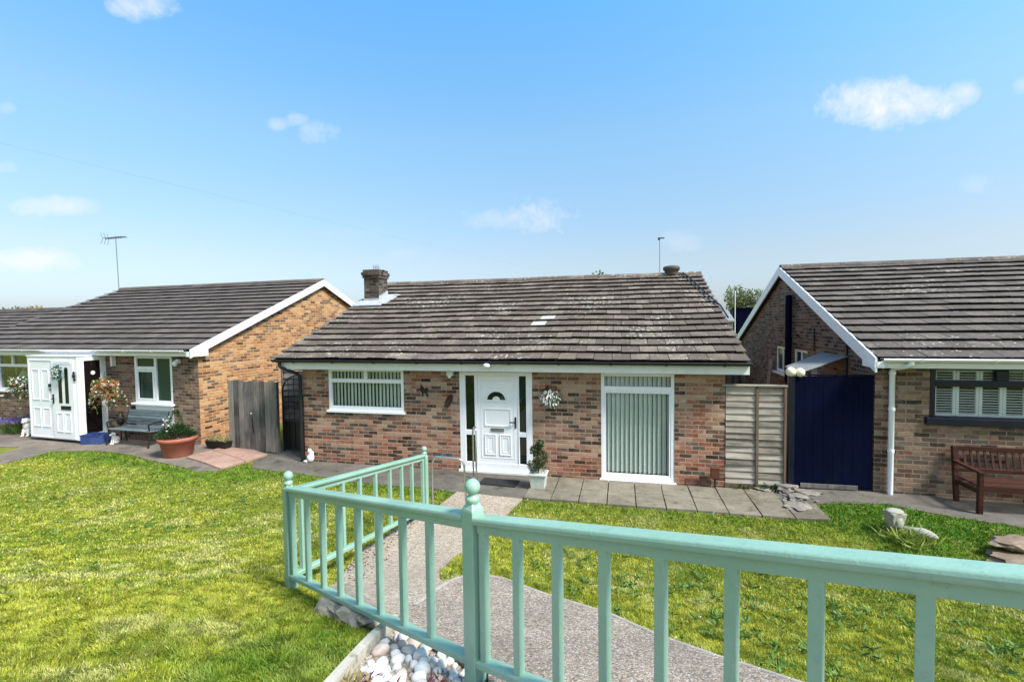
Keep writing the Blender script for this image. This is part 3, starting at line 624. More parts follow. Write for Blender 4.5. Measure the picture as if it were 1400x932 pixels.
# spiral topiary
T=thing('topiary_planter','dark green spiral topiary in a square pale planter beside the front door','planter',(.45,8.27,g1(.45,8.27)+.02),-MY)
mb=MB();mb.hexa([(-.12,-.12,0),(.12,-.12,0),(.12,.12,0),(-.12,.12,0),(-.15,-.15,.27),(.15,-.15,.27),(.15,.15,.27),(-.15,.15,.27)]);ring_=MB()
mb.box(-.165,.165,-.165,-.13,.255,.29);mb.box(-.165,.165,.13,.165,.255,.29);mb.box(-.165,-.13,-.13,.13,.255,.29);mb.box(.13,.165,-.13,.13,.255,.29);mb.build('pot',M['planter'],T,bevel=.008)
mb=MB();mb.box(-.13,.13,-.13,.13,.22,.265);mb.tube([(0,0,.26),(0,0,.75)],.012,6);mb.build('stem',M['bark'],T)
mb=MB()
for k in range(1500):
    s=random.random();ang=s*2*math.pi*1.6+.9;R=.12*(1-.55*s);rr=.105*(1-.25*s)
    c=Vector((R*math.cos(ang),R*math.sin(ang),.31+.44*s));d=Vector((random.gauss(0,1),random.gauss(0,1),random.gauss(0,.8))).normalized()
    mb.leaf(c+d*rr*random.uniform(.6,1),d+Vector((0,0,.2)),.035,.02,random.random())
mb.blob((.03,.02,.8),(.06,.06,.06),1,.3)
for k in range(160):
    d=Vector((random.gauss(0,1),random.gauss(0,1),random.gauss(0,1))).normalized();mb.leaf(Vector((.03,.02,.8))+d*.06,d,.03,.018,random.random())
mb.build('foliage',M['leaf_dark'],T)
# white cat ornament
cx_,cy_=-4.48,10.02
T=thing('cat_ornament','small white sitting cat ornament at the foot of the black downpipe','ornament',(cx_,cy_,g1(cx_,cy_)+.018),-MY)
mb=MB();mb.blob((.02,0,.1),(.085,.075,.105),1,.08);mb.blob((.035,0,.19),(.06,.055,.075),2,.08);mb.blob((.02,-.02,.25),(.05,.045,.045),3,.05);mb.lathe([(.016,0),(.002,.04)],6,(-.005,-.02,.28));mb.lathe([(.016,0),(.002,.04)],6,(.045,-.02,.28))
mb.tube([(-.03,-.05,.03),(-.09,-.06,.03),(-.12,-.03,.035)],.025,8,[.035,.028,.012]);mb.build('body',M['white_stone'],T)

# ================================================================== left bungalow
LO=(-7.7397,11.3162);LYAW=.2814
L=thing('bungalow','brick bungalow on the left with white enclosed porch and orange brick gable','house',(LO[0],LO[1],0),-LYAW)
mb=MB();LW=9.2
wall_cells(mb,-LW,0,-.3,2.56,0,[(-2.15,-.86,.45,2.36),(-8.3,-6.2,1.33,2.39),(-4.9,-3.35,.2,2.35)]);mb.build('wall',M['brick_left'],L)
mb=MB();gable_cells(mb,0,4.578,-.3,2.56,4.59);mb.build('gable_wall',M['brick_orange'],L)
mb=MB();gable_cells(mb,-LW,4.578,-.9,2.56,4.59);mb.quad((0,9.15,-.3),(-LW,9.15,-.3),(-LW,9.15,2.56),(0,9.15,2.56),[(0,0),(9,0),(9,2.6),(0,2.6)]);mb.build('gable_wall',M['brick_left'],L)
mb=MB();mb.quad((-LW+.02,1.0,0),(-.02,1.0,0),(-.02,1.0,2.5),(-LW+.02,1.0,2.5));mb.quad((-LW+.02,.02,.1),(-.02,.02,.1),(-.02,1,.1),(-LW+.02,1,.1));mb.build('interior',M['room'],L)
roof(L,-LW-.12,.10,-.27,2.53,4.578,4.60,M['roof_left'],.3,seed=11,gap=.052,sag=.006,gauge=.335)
mb=MB();mb.box(-LW,-.0,-.245,-.222,2.39,2.53);mb.box(-LW,.0,-.222,-.004,2.39,2.402);mb.build('fascia',M['upvc'],L)
gutter(L,-LW,-.02,-.302,2.545,.06,M['upvc'])
barge(L,.135,-.30,2.555,4.578,4.635,.205,.03,1,M['upvc'])
mb=MB();pf=[(-.30,2.385),(.17,2.385),(.17,2.6),(-.30,2.5)]
mb.add([(.0,a,b) for a,b in pf]+[(.140,a,b) for a,b in pf],[(3,2,1,0),(4,5,6,7)]+[(i,(i+1)%4,4+(i+1)%4,4+i) for i in range(4)]);mb.build('boxed_eave',M['upvc'],L)
mb=MB()
for (y0,z0,y1,z1) in ((-.2,2.46,4.578,4.5),(9.35,2.46,4.578,4.5)): mb.add([(0.0,y0,z0),(.1,y0,z0),(.1,y1,z1),(0,y1,z1)],[(0,1,2,3)])
mb.build('soffit',M['upvc_old'],L)
f=MB();ring(f,-2.15,-.86,1.17,2.36,.0,.07,.07,.05,.06);f.box(-1.47,-1.40,.0,.07,1.23,2.31);f.box(-2.08,-1.47,.003,.066,2.01,2.10);w=f.build('window',M['upvc'],L,bevel=.005)
g=MB();ring(g,-2.07,-1.48,1.235,2.005,-.01,.02,.045);g.build('sash',M['upvc'],w,bevel=.004)
for q in ((-2.08,-1.47,2.1,2.31),(-2.08,-1.47,1.23,2.01),(-1.40,-.93,1.23,2.31)): pane(w,*q,.04,M['tealglass'])
s=MB();s.box(-2.2,-.81,-.09,.05,1.115,1.165);s.build('sill',M['upvc'],w,bevel=.005)
s=MB();s.box(-2.15,-.86,-.01,.05,.45,1.112);s.build('infill_panel',M['upvc'],w)
f=MB();ring(f,-8.3,-6.2,1.34,2.39,.0,.07,.06,.05,.07);f.box(-8.24,-6.26,.0,.07,2.02,2.1);f.box(-6.98,-6.92,.0,.07,2.1,2.34);f.box(-7.6,-7.54,.0,.07,1.41,2.34)
w=f.build('window',M['upvc'],L,bevel=.005)
for q in ((-6.92,-6.26,2.1,2.34),(-7.54,-6.98,2.1,2.34),(-8.24,-7.6,2.1,2.34),(-7.54,-6.26,1.41,2.02),(-8.24,-7.6,1.41,2.02)): pane(w,*q,.04,M['glass'])
s=MB();s.box(-8.33,-6.17,-.07,.05,1.29,1.34);s.build('sill',M['upvc'],w,bevel=.005)
mb=MB();mb.tube([(-7.2,.2,2.0),(-7.2,.2,1.75)],.01);mb.lathe([(.02,0),(.16,-.3)],14,(-7.0,.3,2.0));mb.build('lampshade',M['cream'],w)
# porch
f=MB();f.box(-5.05,-3.18,-.65,-.61,.25,2.39);f.box(-5.05,-5.01,-.61,0,.25,2.39)
f.box(-3.22,-3.18,-.61,-.50,.25,2.39);f.box(-3.22,-3.18,-.13,-.0,.25,2.39);f.box(-3.22,-3.18,-.5,-.13,2.27,2.39);f.box(-3.22,-3.18,-.5,-.13,.25,.38)
f.box(-5.07,-3.16,-.67,-.0,2.39,2.41);po=f.build('porch',M['upvc'],L,bevel=.004)
s=MB();s.box(-5.13,-3.1,-.73,.0,.17,.25);s.build('sill',M['upvc'],po,bevel=.006)
pane(po,-3.21,-3.20,.38,2.27,-.5,M['porchdark']).data.transform(Matrix.Identity(4))
pn=MB();pn.box(-3.205,-3.197,-.5,-.13,.38,2.27);bpy.data.objects.remove(po.children[-1]);pn.build('pane',M['porchdark'],po)
s=MB();s.lathe([(.05,0),(.05,.004)],14,(0,0,0));st=s.build('sticker',M['upvc_old'],po);st.location=(-3.194,-.3,1.95);st.rotation_euler=(0,R_(90),0)
d=MB()
ridge_rect(d,-5.0,-4.12,.28,2.3,-.65,.02,.014)
for x0,x1 in ((-4.88,-4.60),(-4.52,-4.24)): ridge_rect(d,x0,x1,1.25,2.05,-.65,.02,.012);ridge_rect(d,x0,x1,.55,1.05,-.65,.02,.012)
d.build('panel',M['upvc'],po,bevel=.003)
d=MB();d.box(-4.10,-3.30,-.675,-.65,.28,2.3);
ridge_rect(d,-4.04,-3.36,2.2,2.26,-.675,.012,.008)
for x0,x1 in ((-3.95,-3.72),(-3.66,-3.43)): ridge_rect(d,x0,x1,.45,.95,-.675,.02,.012)
dd=d.build('door',M['upvc'],po,bevel=.003)
for x0,zt in ((-3.84,2.0),(-3.6,2.06)):
    mb=MB();mb.box(x0,x0+.12,-.682,-.674,1.2,zt);arch(mb,0.0,.06,-.682,-.674,(x0+.06,zt),1.);mb.build('pane',M['darkglass'],dd)
mb=MB();ring(mb,-3.78,-3.42,1.03,1.13,-.685,-.674,.014);mb.box(-3.766,-3.434,-.68,-.674,1.044,1.116);mb.build('letterbox',M['iron'],dd)
mb=MB();mb.box(-4.07,-4.03,-.69,-.675,1.18,1.42);mb.beam((-4.05,-.72,1.3),(-3.95,-.72,1.3),.02,.02);mb.tube([(-4.05,-.68,1.3),(-4.05,-.725,1.3)],.012);mb.build('handle',M['iron'],dd)
mb=MB();mb.box(-4.21,-4.14,-.69,-.65,1.6,1.68);mb.build('doorbell',M['iron'],po);mb=MB();mb.box(-4.2,-4.15,-.675,-.65,1.5,1.56);mb.build('key_safe',M['galv'],po)
mb=MB();mb.blob((-.6,-.12,2.2),(.06,.06,.07),1,.0);mb.box(-.64,-.56,-.07,-.002,2.2,2.3);mb.build('wall_lamp',M['upvc'],L)
mb=MB();mb.box(-2.86,-2.8,-.1,-.002,2.1,2.36);mb.build('wall_bracket',M['upvc_old'],L)
def onL(name,label,cat,a,b,z,group=None):
    x,y=fr('L',a,b);return thing(name,label,cat,(x,y,z),-LYAW,group)
T=onL('wreath','round green teal wreath hanging on the white porch door','wreath',-3.77,-.71,1.98)
mb=MB()
for k in range(220):
    a=random.uniform(0,6.28);r=random.uniform(.04,.17);mb.leaf((r*math.cos(a),random.uniform(-.05,.0),r*math.sin(a)),(math.cos(a),random.uniform(-.6,.1),math.sin(a)),.07,.03,random.random())
mb.build('leaves',M['leaf_teal'],T)
for k in range(8):
    a=k*.785+.2;mb=MB();mb.blob((.1*math.cos(a),-.06,.1*math.sin(a)),(.02,.015,.02),k,.1,sub=2);mb.build('bauble',M['fl_white'],T)
T=onL('door_ornament','small black metal ornament on white porch front beside the wreath','ornament',-3.26,-.66,1.9)
mb=MB();mb.blob((0,-.02,0),(.06,.02,.05),1,.3);mb.blob((0,-.02,.07),(.03,.02,.05),2,.3);mb.blob((.02,-.02,-.08),(.035,.02,.05),4,.3);mb.build('motif',M['iron'],T)
def basket(label,a,b,z,cols,n,rx,drop):
    T=onL('hanging_basket',label,'hanging basket',a,b,z,'hanging flower baskets')
    mb=MB();mb.lathe([(.05,-.2),(.13,-.15),(.17,-.03),(.175,0)],14);mb.build('bowl',M['wood_dark'],T)
    mb=MB();mb.tube([(0,.02+abs(b),.3),(0,.02,.38),(0,0,.32)],.008,6)
    for k in range(3):
        an=k*2.1;mb.tube([(.16*math.cos(an),.16*math.sin(an),0),(0,0,.32)],.003,4)
    mb.build('bracket',M['iron'],T)
    lf=MB();fl={c:MB() for c in cols}
    for k in range(n):
        d=Vector((random.gauss(0,1),random.gauss(0,.8),random.gauss(0,.8)));d.normalize();r=random.uniform(.5,1)
        p=Vector((d.x*rx*r,d.y*.22*r,d.z*(.22 if d.z>0 else drop)*r))
        q=random.random()
        if q<.55: lf.leaf(p,d+Vector((0,0,-.3)),random.uniform(.05,.1),.035,random.random())
        else:
            c=random.choices(list(cols),[cols[i] for i in cols])[0]
            for h in range(3): fl[c].leaf(p,Vector((random.gauss(0,1),random.gauss(0,1),random.gauss(0,1))),.05,.045,random.random())
    for k in range(22):
        a_=random.uniform(0,6.28);p=Vector((math.cos(a_)*rx*.8,math.sin(a_)*.18,-.02));d=Vector((math.cos(a_)*.35,math.sin(a_)*.3,-.2))
        for h in range(random.randint(6,15)):
            d=(d+Vector((random.gauss(0,.14),random.gauss(0,.14),-.22))).normalized();p=p+d*.045
            lf.leaf(p,d+Vector((random.gauss(0,.8),random.gauss(0,.8),0)),.055,.025,random.random())
            if random.random()<.3:
                c=random.choice(list(cols))
                for q in range(3): fl[c].leaf(p,Vector((random.gauss(0,1),random.gauss(0,1),random.gauss(0,1))),.04,.035,random.random())
    lf.build('foliage',M['leaf_mid'],T)
    for c in cols: fl[c].build('flowers',M[c],T)['kind']='stuff'
basket('hanging basket of white and teal flowers left of the white porch',-5.75,-.45,1.62,{'fl_white':3,'leaf_teal':2,'fl_orange':.6},420,.32,.42)
basket('hanging basket of trailing orange and white flowers right of the white porch',-2.58,-.42,1.62,{'fl_orange':4,'fl_white':2},460,.38,.5)
# tv aerial
T=onL('tv_aerial','spiky tv aerial on a thin mast above the left roof ridge','aerial',-9.47,4.578,4.6)
mb=MB();mb.tube([(0,0,-.05),(-.05,0,2.1)],.016,6);mb.build('mast',M['galv'],T)
A0=Vector((-.62,0,2.05));A1=Vector((.72,-.15,2.02));mb=MB();mb.tube([A0,A1],.012,6);mb.build('boom',M['galv'],T)
mb=MB()
for k in range(11):
    p=A0.lerp(A1,(k+.6)/11.5);mb.tube([p+Vector((0,-.15,0)),p+Vector((0,.15,0))],.006,5);mb.tube([p+Vector((0,0,-.025)),p+Vector((0,0,.035))],.007,5)
for s in (1,-1): 
    for q in (-.1,0,.1): mb.tube([A0+Vector((.02,q,0)),A0+Vector((-.08,q*1.2,s*.22))],.006,5)
mb.build('elements',M['iron'],T)
# left bench
T=onL('garden_bench','weathered blue grey slatted bench with black iron legs under left window','bench',-1.65,-.28,.165)
for s in (-1,1):
    mb=MB();x=.70*s
    mb.tube([(x,-.32,0),(x,-.27,.2),(x,-.25,.40)],.022,6);mb.tube([(x,.16,0),(x,.13,.25),(x,.16,.42),(x,.24,.82)],.022,6);mb.tube([(x,-.25,.40),(x,-.05,.385),(x,.16,.41)],.022,6);mb.tube([(x,-.28,.58),(x,-.05,.62),(x,.19,.6)],.02,6);mb.tube([(x,-.26,.4),(x,-.29,.58)],.018,6);mb.build('bench_end',M['iron'],T)
mb=MB()
for k in range(7):
    y=-.29+k*.07;mb.box(-.74,.74,y,y+.055,.405-.02*math.sin(k/6*math.pi),.427-.02*math.sin(k/6*math.pi),val=random.random())
mb.build('seat',M['wood_blue'],T,bevel=.004)
mb=MB()
for k in range(5):
    z=.50+k*.072;mb.obox((0,.165+.19*(z-.42),z),(.74,0,0),(0,.011,.0),(0,.006,.03),val=random.random())
mb.build('backrest',M['wood_blue'],T,bevel=.004)
# terracotta pot
x,y=fr('L',.34,-.85);T=thing('plant_pot','large terracotta pot with shrub and white flowers at the orange gable corner','plant pot',(x,y,g1(x,y)+.02),0)
mb=MB();mb.lathe([(.26,0),(.28,.02),(.345,.34),(.385,.35),(.40,.43),(.385,.44),(.34,.43),(.33,.36)],28);mb.build('pot',M['terracotta'],T)
mb=MB();mb.lathe([(.33,.35),(.2,.38),(.0,.4)],20);mb.build('soil',M['soil'],T)
mb=MB();f2=MB()
for k in range(1300):
    a=random.uniform(0,6.28);r=.4*math.sqrt(random.random());h=.42+.28*(1-(r/.42)**2)*random.uniform(.2,1)
    mb.leaf((r*math.cos(a)-.04,r*math.sin(a)*.8,h),(math.cos(a)*r*2,math.sin(a)*r*2,random.uniform(-.1,.9)),random.uniform(.05,.09),.025,random.random())
for k in range(500):
    s=random.random();a=random.uniform(0,6.28);rr=.12*(1-s)+.015;mb.leaf((-.03+rr*math.cos(a),rr*math.sin(a),.62+.42*s),(math.cos(a),math.sin(a),.4),.06,.015,random.random())
for k in range(50):
    f2.leaf((-.12+random.gauss(0,.05),-.1+random.gauss(0,.06),.76+random.gauss(0,.07)),(random.gauss(0,1),-1,random.gauss(0,1)),.05,.045,random.random())
mb.build('foliage',M['leaf_dark'],T);f2.build('flowers',M['fl_white'],T)['kind']='stuff'
mb=MB();mb.tube([(.2,.1,.4),(.26,.1,.95)],.006,5);mb.build('cane',M['wood_dark'],T)
# crate, ornaments, trough
x,y=fr('L',-2.85,-.5);T=thing('storage_crate','blue plastic crate on the paving right of the white porch','crate',(x,y,g1(x,y)+.02),-LYAW+.25)
mb=MB();mb.box(-.26,.26,-.17,-.155,0,.24);mb.box(-.26,.26,.155,.17,0,.24);mb.box(-.26,-.245,-.155,.155,0,.24);mb.box(.245,.26,-.155,.155,0,.24);mb.box(-.245,.245,-.155,.155,.0,.015);ring(mb,-.27,.27,.215,.24,-.18,-.171,.01);mb.build('tub',M['blue'],T,bevel=.005)
mb=MB()
for k in range(9): mb.blob((random.uniform(-.18,.18),random.uniform(-.1,.1),.14),(.08,.07,.06),k,.3)
mb.build('contents',M['navy_frame'],T)
x,y=fr('L',-2.55,-.12);T=thing('garden_lantern','black garden lantern on a short post behind the blue crate','lantern',(x,y,g1(x,y)+.02))
mb=MB();mb.tube([(0,0,0),(0,0,.42)],.015,6);mb.build('post',M['iron'],T);mb=MB();mb.lathe([(.04,.4),(.085,.45),(.08,.62),(.03,.7)],8);mb.build('lamp',M['iron'],T)
def dog(label,x,y,s,rz,head=M['white_stone']):
    T=thing('dog_ornament',label,'ornament',(x,y,g1(x,y)+.02),rz)
    mb=MB();mb.blob((0,.02*s,.16*s),(.12*s,.14*s,.17*s),1,.12);mb.blob((0,-.05*s,.27*s),(.09*s,.09*s,.14*s),2,.1);mb.blob((0,-.08*s,.42*s),(.085*s,.09*s,.08*s),3,.08);mb.blob((0,-.17*s,.40*s),(.04*s,.05*s,.035*s),4,.05)
    for k in (-1,1):
        mb.tube([(.055*k*s,-.1*s,.2*s),(.06*k*s,-.13*s,.02*s)],.03*s,8);mb.blob((.06*k*s,-.15*s,.02*s),(.035*s,.05*s,.022*s),5,.05);mb.blob((.085*k*s,-.06*s,.43*s),(.022*s,.035*s,.06*s),6,.05);mb.blob((.1*k*s,0,.07*s),(.06*s,.1*s,.07*s),7,.05)
    mb.build('body',head,T)
dog('white sitting dog ornament on the paving at the far left below the basket',*fr('L',-5.7,-.35),1.0,.2)
dog('small white dog ornament under the left end of the blue grey bench',*fr('L',-2.3,-.42),.6,-.3)
x,y=fr('L',-5.35,-.2);T=thing('watering_can','dark watering can on the ground against the left side of porch','watering can',(x,y,g1(x,y)+.02),.4)
mb=MB();mb.lathe([(.12,0),(.13,.05),(.11,.25),(.08,.28)],14);mb.build('body',M['iron'],T);mb=MB();mb.tube([(.1,0,.08),(.24,0,.26),(.27,0,.3)],.018,6,[.022,.014,.03]);mb.build('spout',M['iron'],T);mb=MB();mb.tube([(-.1,0,.1),(-.2,0,.22),(-.1,0,.36),(.03,0,.3)],.01,6);mb.build('handle',M['iron'],T)
x,y=fr('L',-6.35,-.3);T=thing('lavender','purple lavender clump against the brick wall at far left','plant',(x,y,g1(x,y)))
lf=MB();fl=MB()
for k in range(420):
    a=random.uniform(0,6.28);d=Vector((math.cos(a)*.5,math.sin(a)*.5,1)).normalized();p=Vector((random.gauss(0,.22),random.gauss(0,.12),.02));lf.leaf(p,d,random.uniform(.25,.42),.012,random.random())
    if k%2: fl.leaf(p+d*.36,d,.13,.035,random.random())
lf.build('leaves',M['leaf_mid'],T);fl.build('flowers',M['fl_purple'],T)['kind']='stuff'
T=thing('plant_trough','small dark trough of dry plants at the foot of the orange gable','trough',(-7.05,10.95,g1(-7.05,10.95)+.05),-.3)
mb=MB();mb.hexa([(-.28,-.1,0),(.28,-.1,0),(.28,.1,0),(-.28,.1,0),(-.32,-.13,.16),(.32,-.13,.16),(.32,.13,.16),(-.32,.13,.16)]);mb.build('trough',M['iron'],T,bevel=.006)
mb=MB()
for k in range(260): mb.leaf((random.uniform(-.28,.28),random.uniform(-.1,.1),.15),(random.gauss(0,.5),random.gauss(0,.5),1),random.uniform(.08,.2),.02,random.random())
mb.build('foliage',M['leaf_straw'],T)
# timber gate standing open
g0=Vector((-6.8,10.95));g1_=Vector((-5.57,10.72));dv=(g1_-g0);gl=dv.length
T=thing('timber_gate','weathered grey vertical board gate standing beside the orange brick gable','gate',(g0.x,g0.y,.12),math.atan2(dv.y,dv.x))
mb=MB();n=9
for k in range(n):
    a=gl*k/n;b=gl*(k+1)/n-.006;z1=1.70-.03*k/n+random.uniform(-.012,.012);mb.box(a,b,random.uniform(-.004,.004),.022,.0+random.uniform(0,.02),z1,val=random.random())
mb.build('boards',M['wood_grey'],T,bevel=.003)
mb=MB()
for z in (.25,.85,1.45): mb.box(.02,gl-.02,.0235,.06,z,z+.09)
mb.build('ledges',M['wood_grey'],T)
mb=MB();mb.box(gl+.002,gl+.06,-.02,.07,-.05,1.66);mb.build('gate_post',M['wood_grey'],T,bevel=.004)
mb=MB();mb.blob((.62,-.02,.92),(.018,.02,.018),1,0);mb.build('knob',M['fl_white'],T);mb=MB();mb.tube([(.63,-.01,.86),(.66,-.012,.45)],.01,5);mb.build('latch_cord',M['iron'],T)
# iron gate with arched top
T=thing('iron_gate','black wrought iron gate with arched top in the passage left of downpipe','gate',(-5.5,10.95,.1),-.25)
mb=MB();w=.95
mb.tube([(0,0,0),(0,0,1.5)],.018,6);mb.tube([(w,0,0),(w,0,1.5)],.018,6)
mb.tube([(w/2-w/2*math.cos(a),0,1.45+.38*math.sin(a)) for a in np.linspace(0,math.pi,14)],.016,6)
for z in (.05,.72,1.1): mb.tube([(0,0,z),(w,0,z)],.014,6)
for k in range(1,6):
    x=w*k/6;mb.tube([(x,0,.05),(x,0,1.45+.36*math.sin(math.acos(1-2*k/6)))],.007 if k!=3 else .016,6)
mb.build('bars',M['iron'],T)
mb=MB();mb.box(.02,w-.02,.012,.02,.06,.72);mb.build('lower_panel',M['iron'],T)
mb=MB()
for k in range(3):
    c=Vector((.2+k*.28,-.005,.78));mb.tube([c+Vector((.05*t*math.cos(t*4),0,.06*t*math.sin(t*4)+.05)) for t in np.linspace(.2,1.4,14)],.007,5)
mb.build('scrolls',M['iron'],T)
T=thing('fence_panel','weathered grey lap fence panel behind the arched iron gate','fence',(-5.85,11.75,.1),-.1)
mb=MB()
for k in range(12): mb.obox((.75,0,.1+k*.15),(.75,0,0),(0,.008,0),(0,.02,.085),val=random.random())
mb.build('boards',M['wood_grey'],T);mb=MB();mb.box(-.02,1.52,-.04,.04,1.86,1.9);mb.build('cap',M['wood_pale'],T)
mb=MB();mb.box(-.06,-.02,-.04,.04,0,1.9);mb.box(.74,.79,-.045,-.012,0,1.86);mb.build('fence_post',M['wood_grey'],T)

# bungalow further down the row
x,y=fr('L',-10.3,.6)
Fh=thing('bungalow','partly hidden bungalow roof at the far left edge behind the left bungalow','house',(x,y,-.66),-LYAW)
mb=MB();wall_cells(mb,-9,0,-.4,2.56,0,[]);gable_cells(mb,0,4.578,-.4,2.56,4.59);gable_cells(mb,-9,4.578,-.4,2.56,4.59);mb.build('wall',M['brick_left'],Fh)
roof(Fh,-9.1,.15,-.27,2.53,4.578,4.60,M['roof_left'],.3,seed=21,gap=.052,gauge=.335)
mb=MB();mb.box(-9,0,-.245,-.222,2.39,2.53);mb.build('fascia',M['upvc'],Fh);gutter(Fh,-9,0,-.302,2.545,.06,M['upvc']);barge(Fh,.17,-.3,2.55,4.578,4.62,.2,.03,1,M['upvc'])

# ================================================================== right bungalow
RO=(6.0692,7.6707);RY=.257
Rh=thing('bungalow','brick bungalow on the right with navy window, white gutter and flue on gable','house',(RO[0],RO[1],0),-RY)
mb=MB();wall_cells(mb,0,8.5,-.3,2.47,0,[(.767,3.75,1.40,2.29)]);mb.build('wall',M['brick_right'],Rh)
mb=MB();gable_cells(mb,0,4.878,-.3,2.47,4.47,[(4.42,5.52,1.66,2.36),(3.1,4.02,1.70,2.36)])
for a,b,c,d in ((4.42,5.52,1.66,2.36),(3.1,4.02,1.7,2.36)):
    mb.quad((0,a,c),(0,b,c),(.1,b,c),(.1,a,c),[(a,c),(b,c),(b,c+.1),(a,c+.1)]);mb.quad((0,b,d),(0,a,d),(.1,a,d),(.1,b,d),[(a,d),(b,d),(b,d+.1),(a,d+.1)])
    for yy in (a,b): mb.quad((0,yy,c),(.1,yy,c),(.1,yy,d),(0,yy,d),[(yy,c),(yy+.1,c),(yy+.1,d),(yy,d)])
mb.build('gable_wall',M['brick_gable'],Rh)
mb=MB();gable_cells(mb,8.5,4.878,-.3,2.47,4.47);mb.quad((8.5,9.75,-.3),(0,9.75,-.3),(0,9.75,2.47),(8.5,9.75,2.47),[(0,0),(9,0),(9,2.6),(0,2.6)]);mb.build('gable_wall',M['brick_right'],Rh)
mb=MB();mb.quad((.3,1.0,0),(8.4,1.0,0),(8.4,1.0,2.4),(.3,1.0,2.4));mb.quad((.3,.02,.1),(8.4,.02,.1),(8.4,1,.1),(.3,1,.1));mb.quad((.3,1,.1),(.3,9.6,.1),(.3,9.6,2.45),(.3,1,2.45));mb.build('interior',M['room'],Rh)
roof(Rh,-.10,8.6,-.27,2.44,4.878,4.475,M['roof_right'],.5,seed=31,gap=.056,sag=.02)
mb=MB();mb.box(0,8.6,-.245,-.222,2.33,2.44);mb.box(0,8.6,-.222,-.004,2.295,2.345);mb.build('fascia',M['upvc'],Rh)
gutter(Rh,-.04,8.6,-.302,2.455,.06,M['upvc'])
barge(Rh,-.135,-.30,2.465,4.878,4.51,.235,.03,-1,M['upvc'])
mb=MB();pf=[(-.30,2.30),(.12,2.30),(.12,2.4),(-.30,2.40)]
mb.add([(-.142,a,b) for a,b in pf]+[(-.003,a,b) for a,b in pf],[(3,2,1,0),(4,5,6,7)]+[(i,(i+1)%4,4+(i+1)%4,4+i) for i in range(4)]);mb.build('boxed_eave',M['upvc'],Rh)
mb=MB();mb.box(-.14,.0,9.72,10.05,2.36,2.42);mb.build('eave_return',M['upvc'],Rh)
mb=MB();mb.box(-.08,.02,9.5,9.74,1.9,2.34);mb.build('corbel',M['terracotta'],Rh,bevel=.01)
mb=MB()
for (y0,z0,y1,z1) in ((-.2,2.28,4.878,4.29),(9.9,2.28,4.878,4.29)): mb.add([(-.1,y0,z0),(0,y0,z0),(0,y1,z1),(-.1,y1,z1)],[(0,1,2,3)])
mb.build('soffit',M['underlay'],Rh)
# navy window with white shutters
f=MB();ring(f,.767,3.75,1.48,2.29,-.01,.07,.075,.04,.02);f.box(.842,3.675,-.01,.07,1.985,2.085);f.box(1.64,1.80,-.012,.072,2.085,2.25);f.box(2.7,2.76,-.01,.07,1.5,1.985)
w=f.build('window',M['navy_frame'],Rh,bevel=.008)
s=MB();s.box(.70,3.82,-.07,.05,1.36,1.48);s.build('sill',M['navy_frame'],w,bevel=.008)
for q in ((.842,2.7,1.5,1.985),(2.76,3.675,1.5,1.985),(.842,1.64,2.085,2.25),(1.8,3.675,2.085,2.25)): pane(w,*q,.04,M['glass'])
for k in range(9):
    x0=.86+k*.31;x1=x0+.305
    f=MB();ring(f,x0,x1,1.495,2.26,.085,.115,.04,.03,.035);f.box(x0+.04,x1-.04,.085,.115,1.98,2.08)
    for j in range(17):
        z=1.545+j*.042
        if 1.955<z<2.09: continue
        f.obox(((x0+x1)/2,.1,z),((x1-x0)/2-.04,0,0),(0,.016,.004),(0,-.001,.003))
    f.build('shutter',M['upvc'],w)
def sidewin(a,b,c,d,nm):
    f=MB()
    for (y0,y1,z0,z1) in ((a,a+.07,c,d),(b-.07,b,c,d),(a+.07,b-.07,d-.06,d),(a+.07,b-.07,c,c+.07),((a+b)/2-.03,(a+b)/2+.03,c+.07,d-.06)): f.box(.02,.08,y0,y1,z0,z1)
    w=f.build('window',M['upvc'],Rh,bevel=.005);p=MB();p.box(.045,.05,a+.07,b-.07,c+.07,d-.06);p.build('pane',M['tealglass'],w);s=MB();s.box(-.09,.05,a-.05,b+.05,c-.05,c);s.build('sill',M['upvc'],w,bevel=.005)
sidewin(4.42,5.52,1.66,2.36,0);sidewin(3.1,4.02,1.70,2.36,1)
mb=MB();mb.tube([(-.1,4.13,1.5),(-.1,4.13,3.68)],.075,14);mb.lathe([(.085,-.02),(.085,.02)],14,(-.1,4.13,2.62));mb.lathe([(.082,0),(.07,.03),(.03,.05)],14,(-.1,4.13,3.67));mb.build('flue_pipe',M['navy'],Rh)
mb=MB();mb.tube([(-.01,3.7,2.7),(-.12,3.6,2.66),(-.1,3.35,2.68)],.02,6);mb.build('bracket',M['iron'],Rh)
mb=MB();mb.tube([(-.02,1.02,1.6),(-.02,1.02,2.75)],.018,6);mb.tube([(-.02,2.65,2.4),(-.02,2.65,2.9)],.012,6);mb.build('wall_cable',M['iron'],Rh)
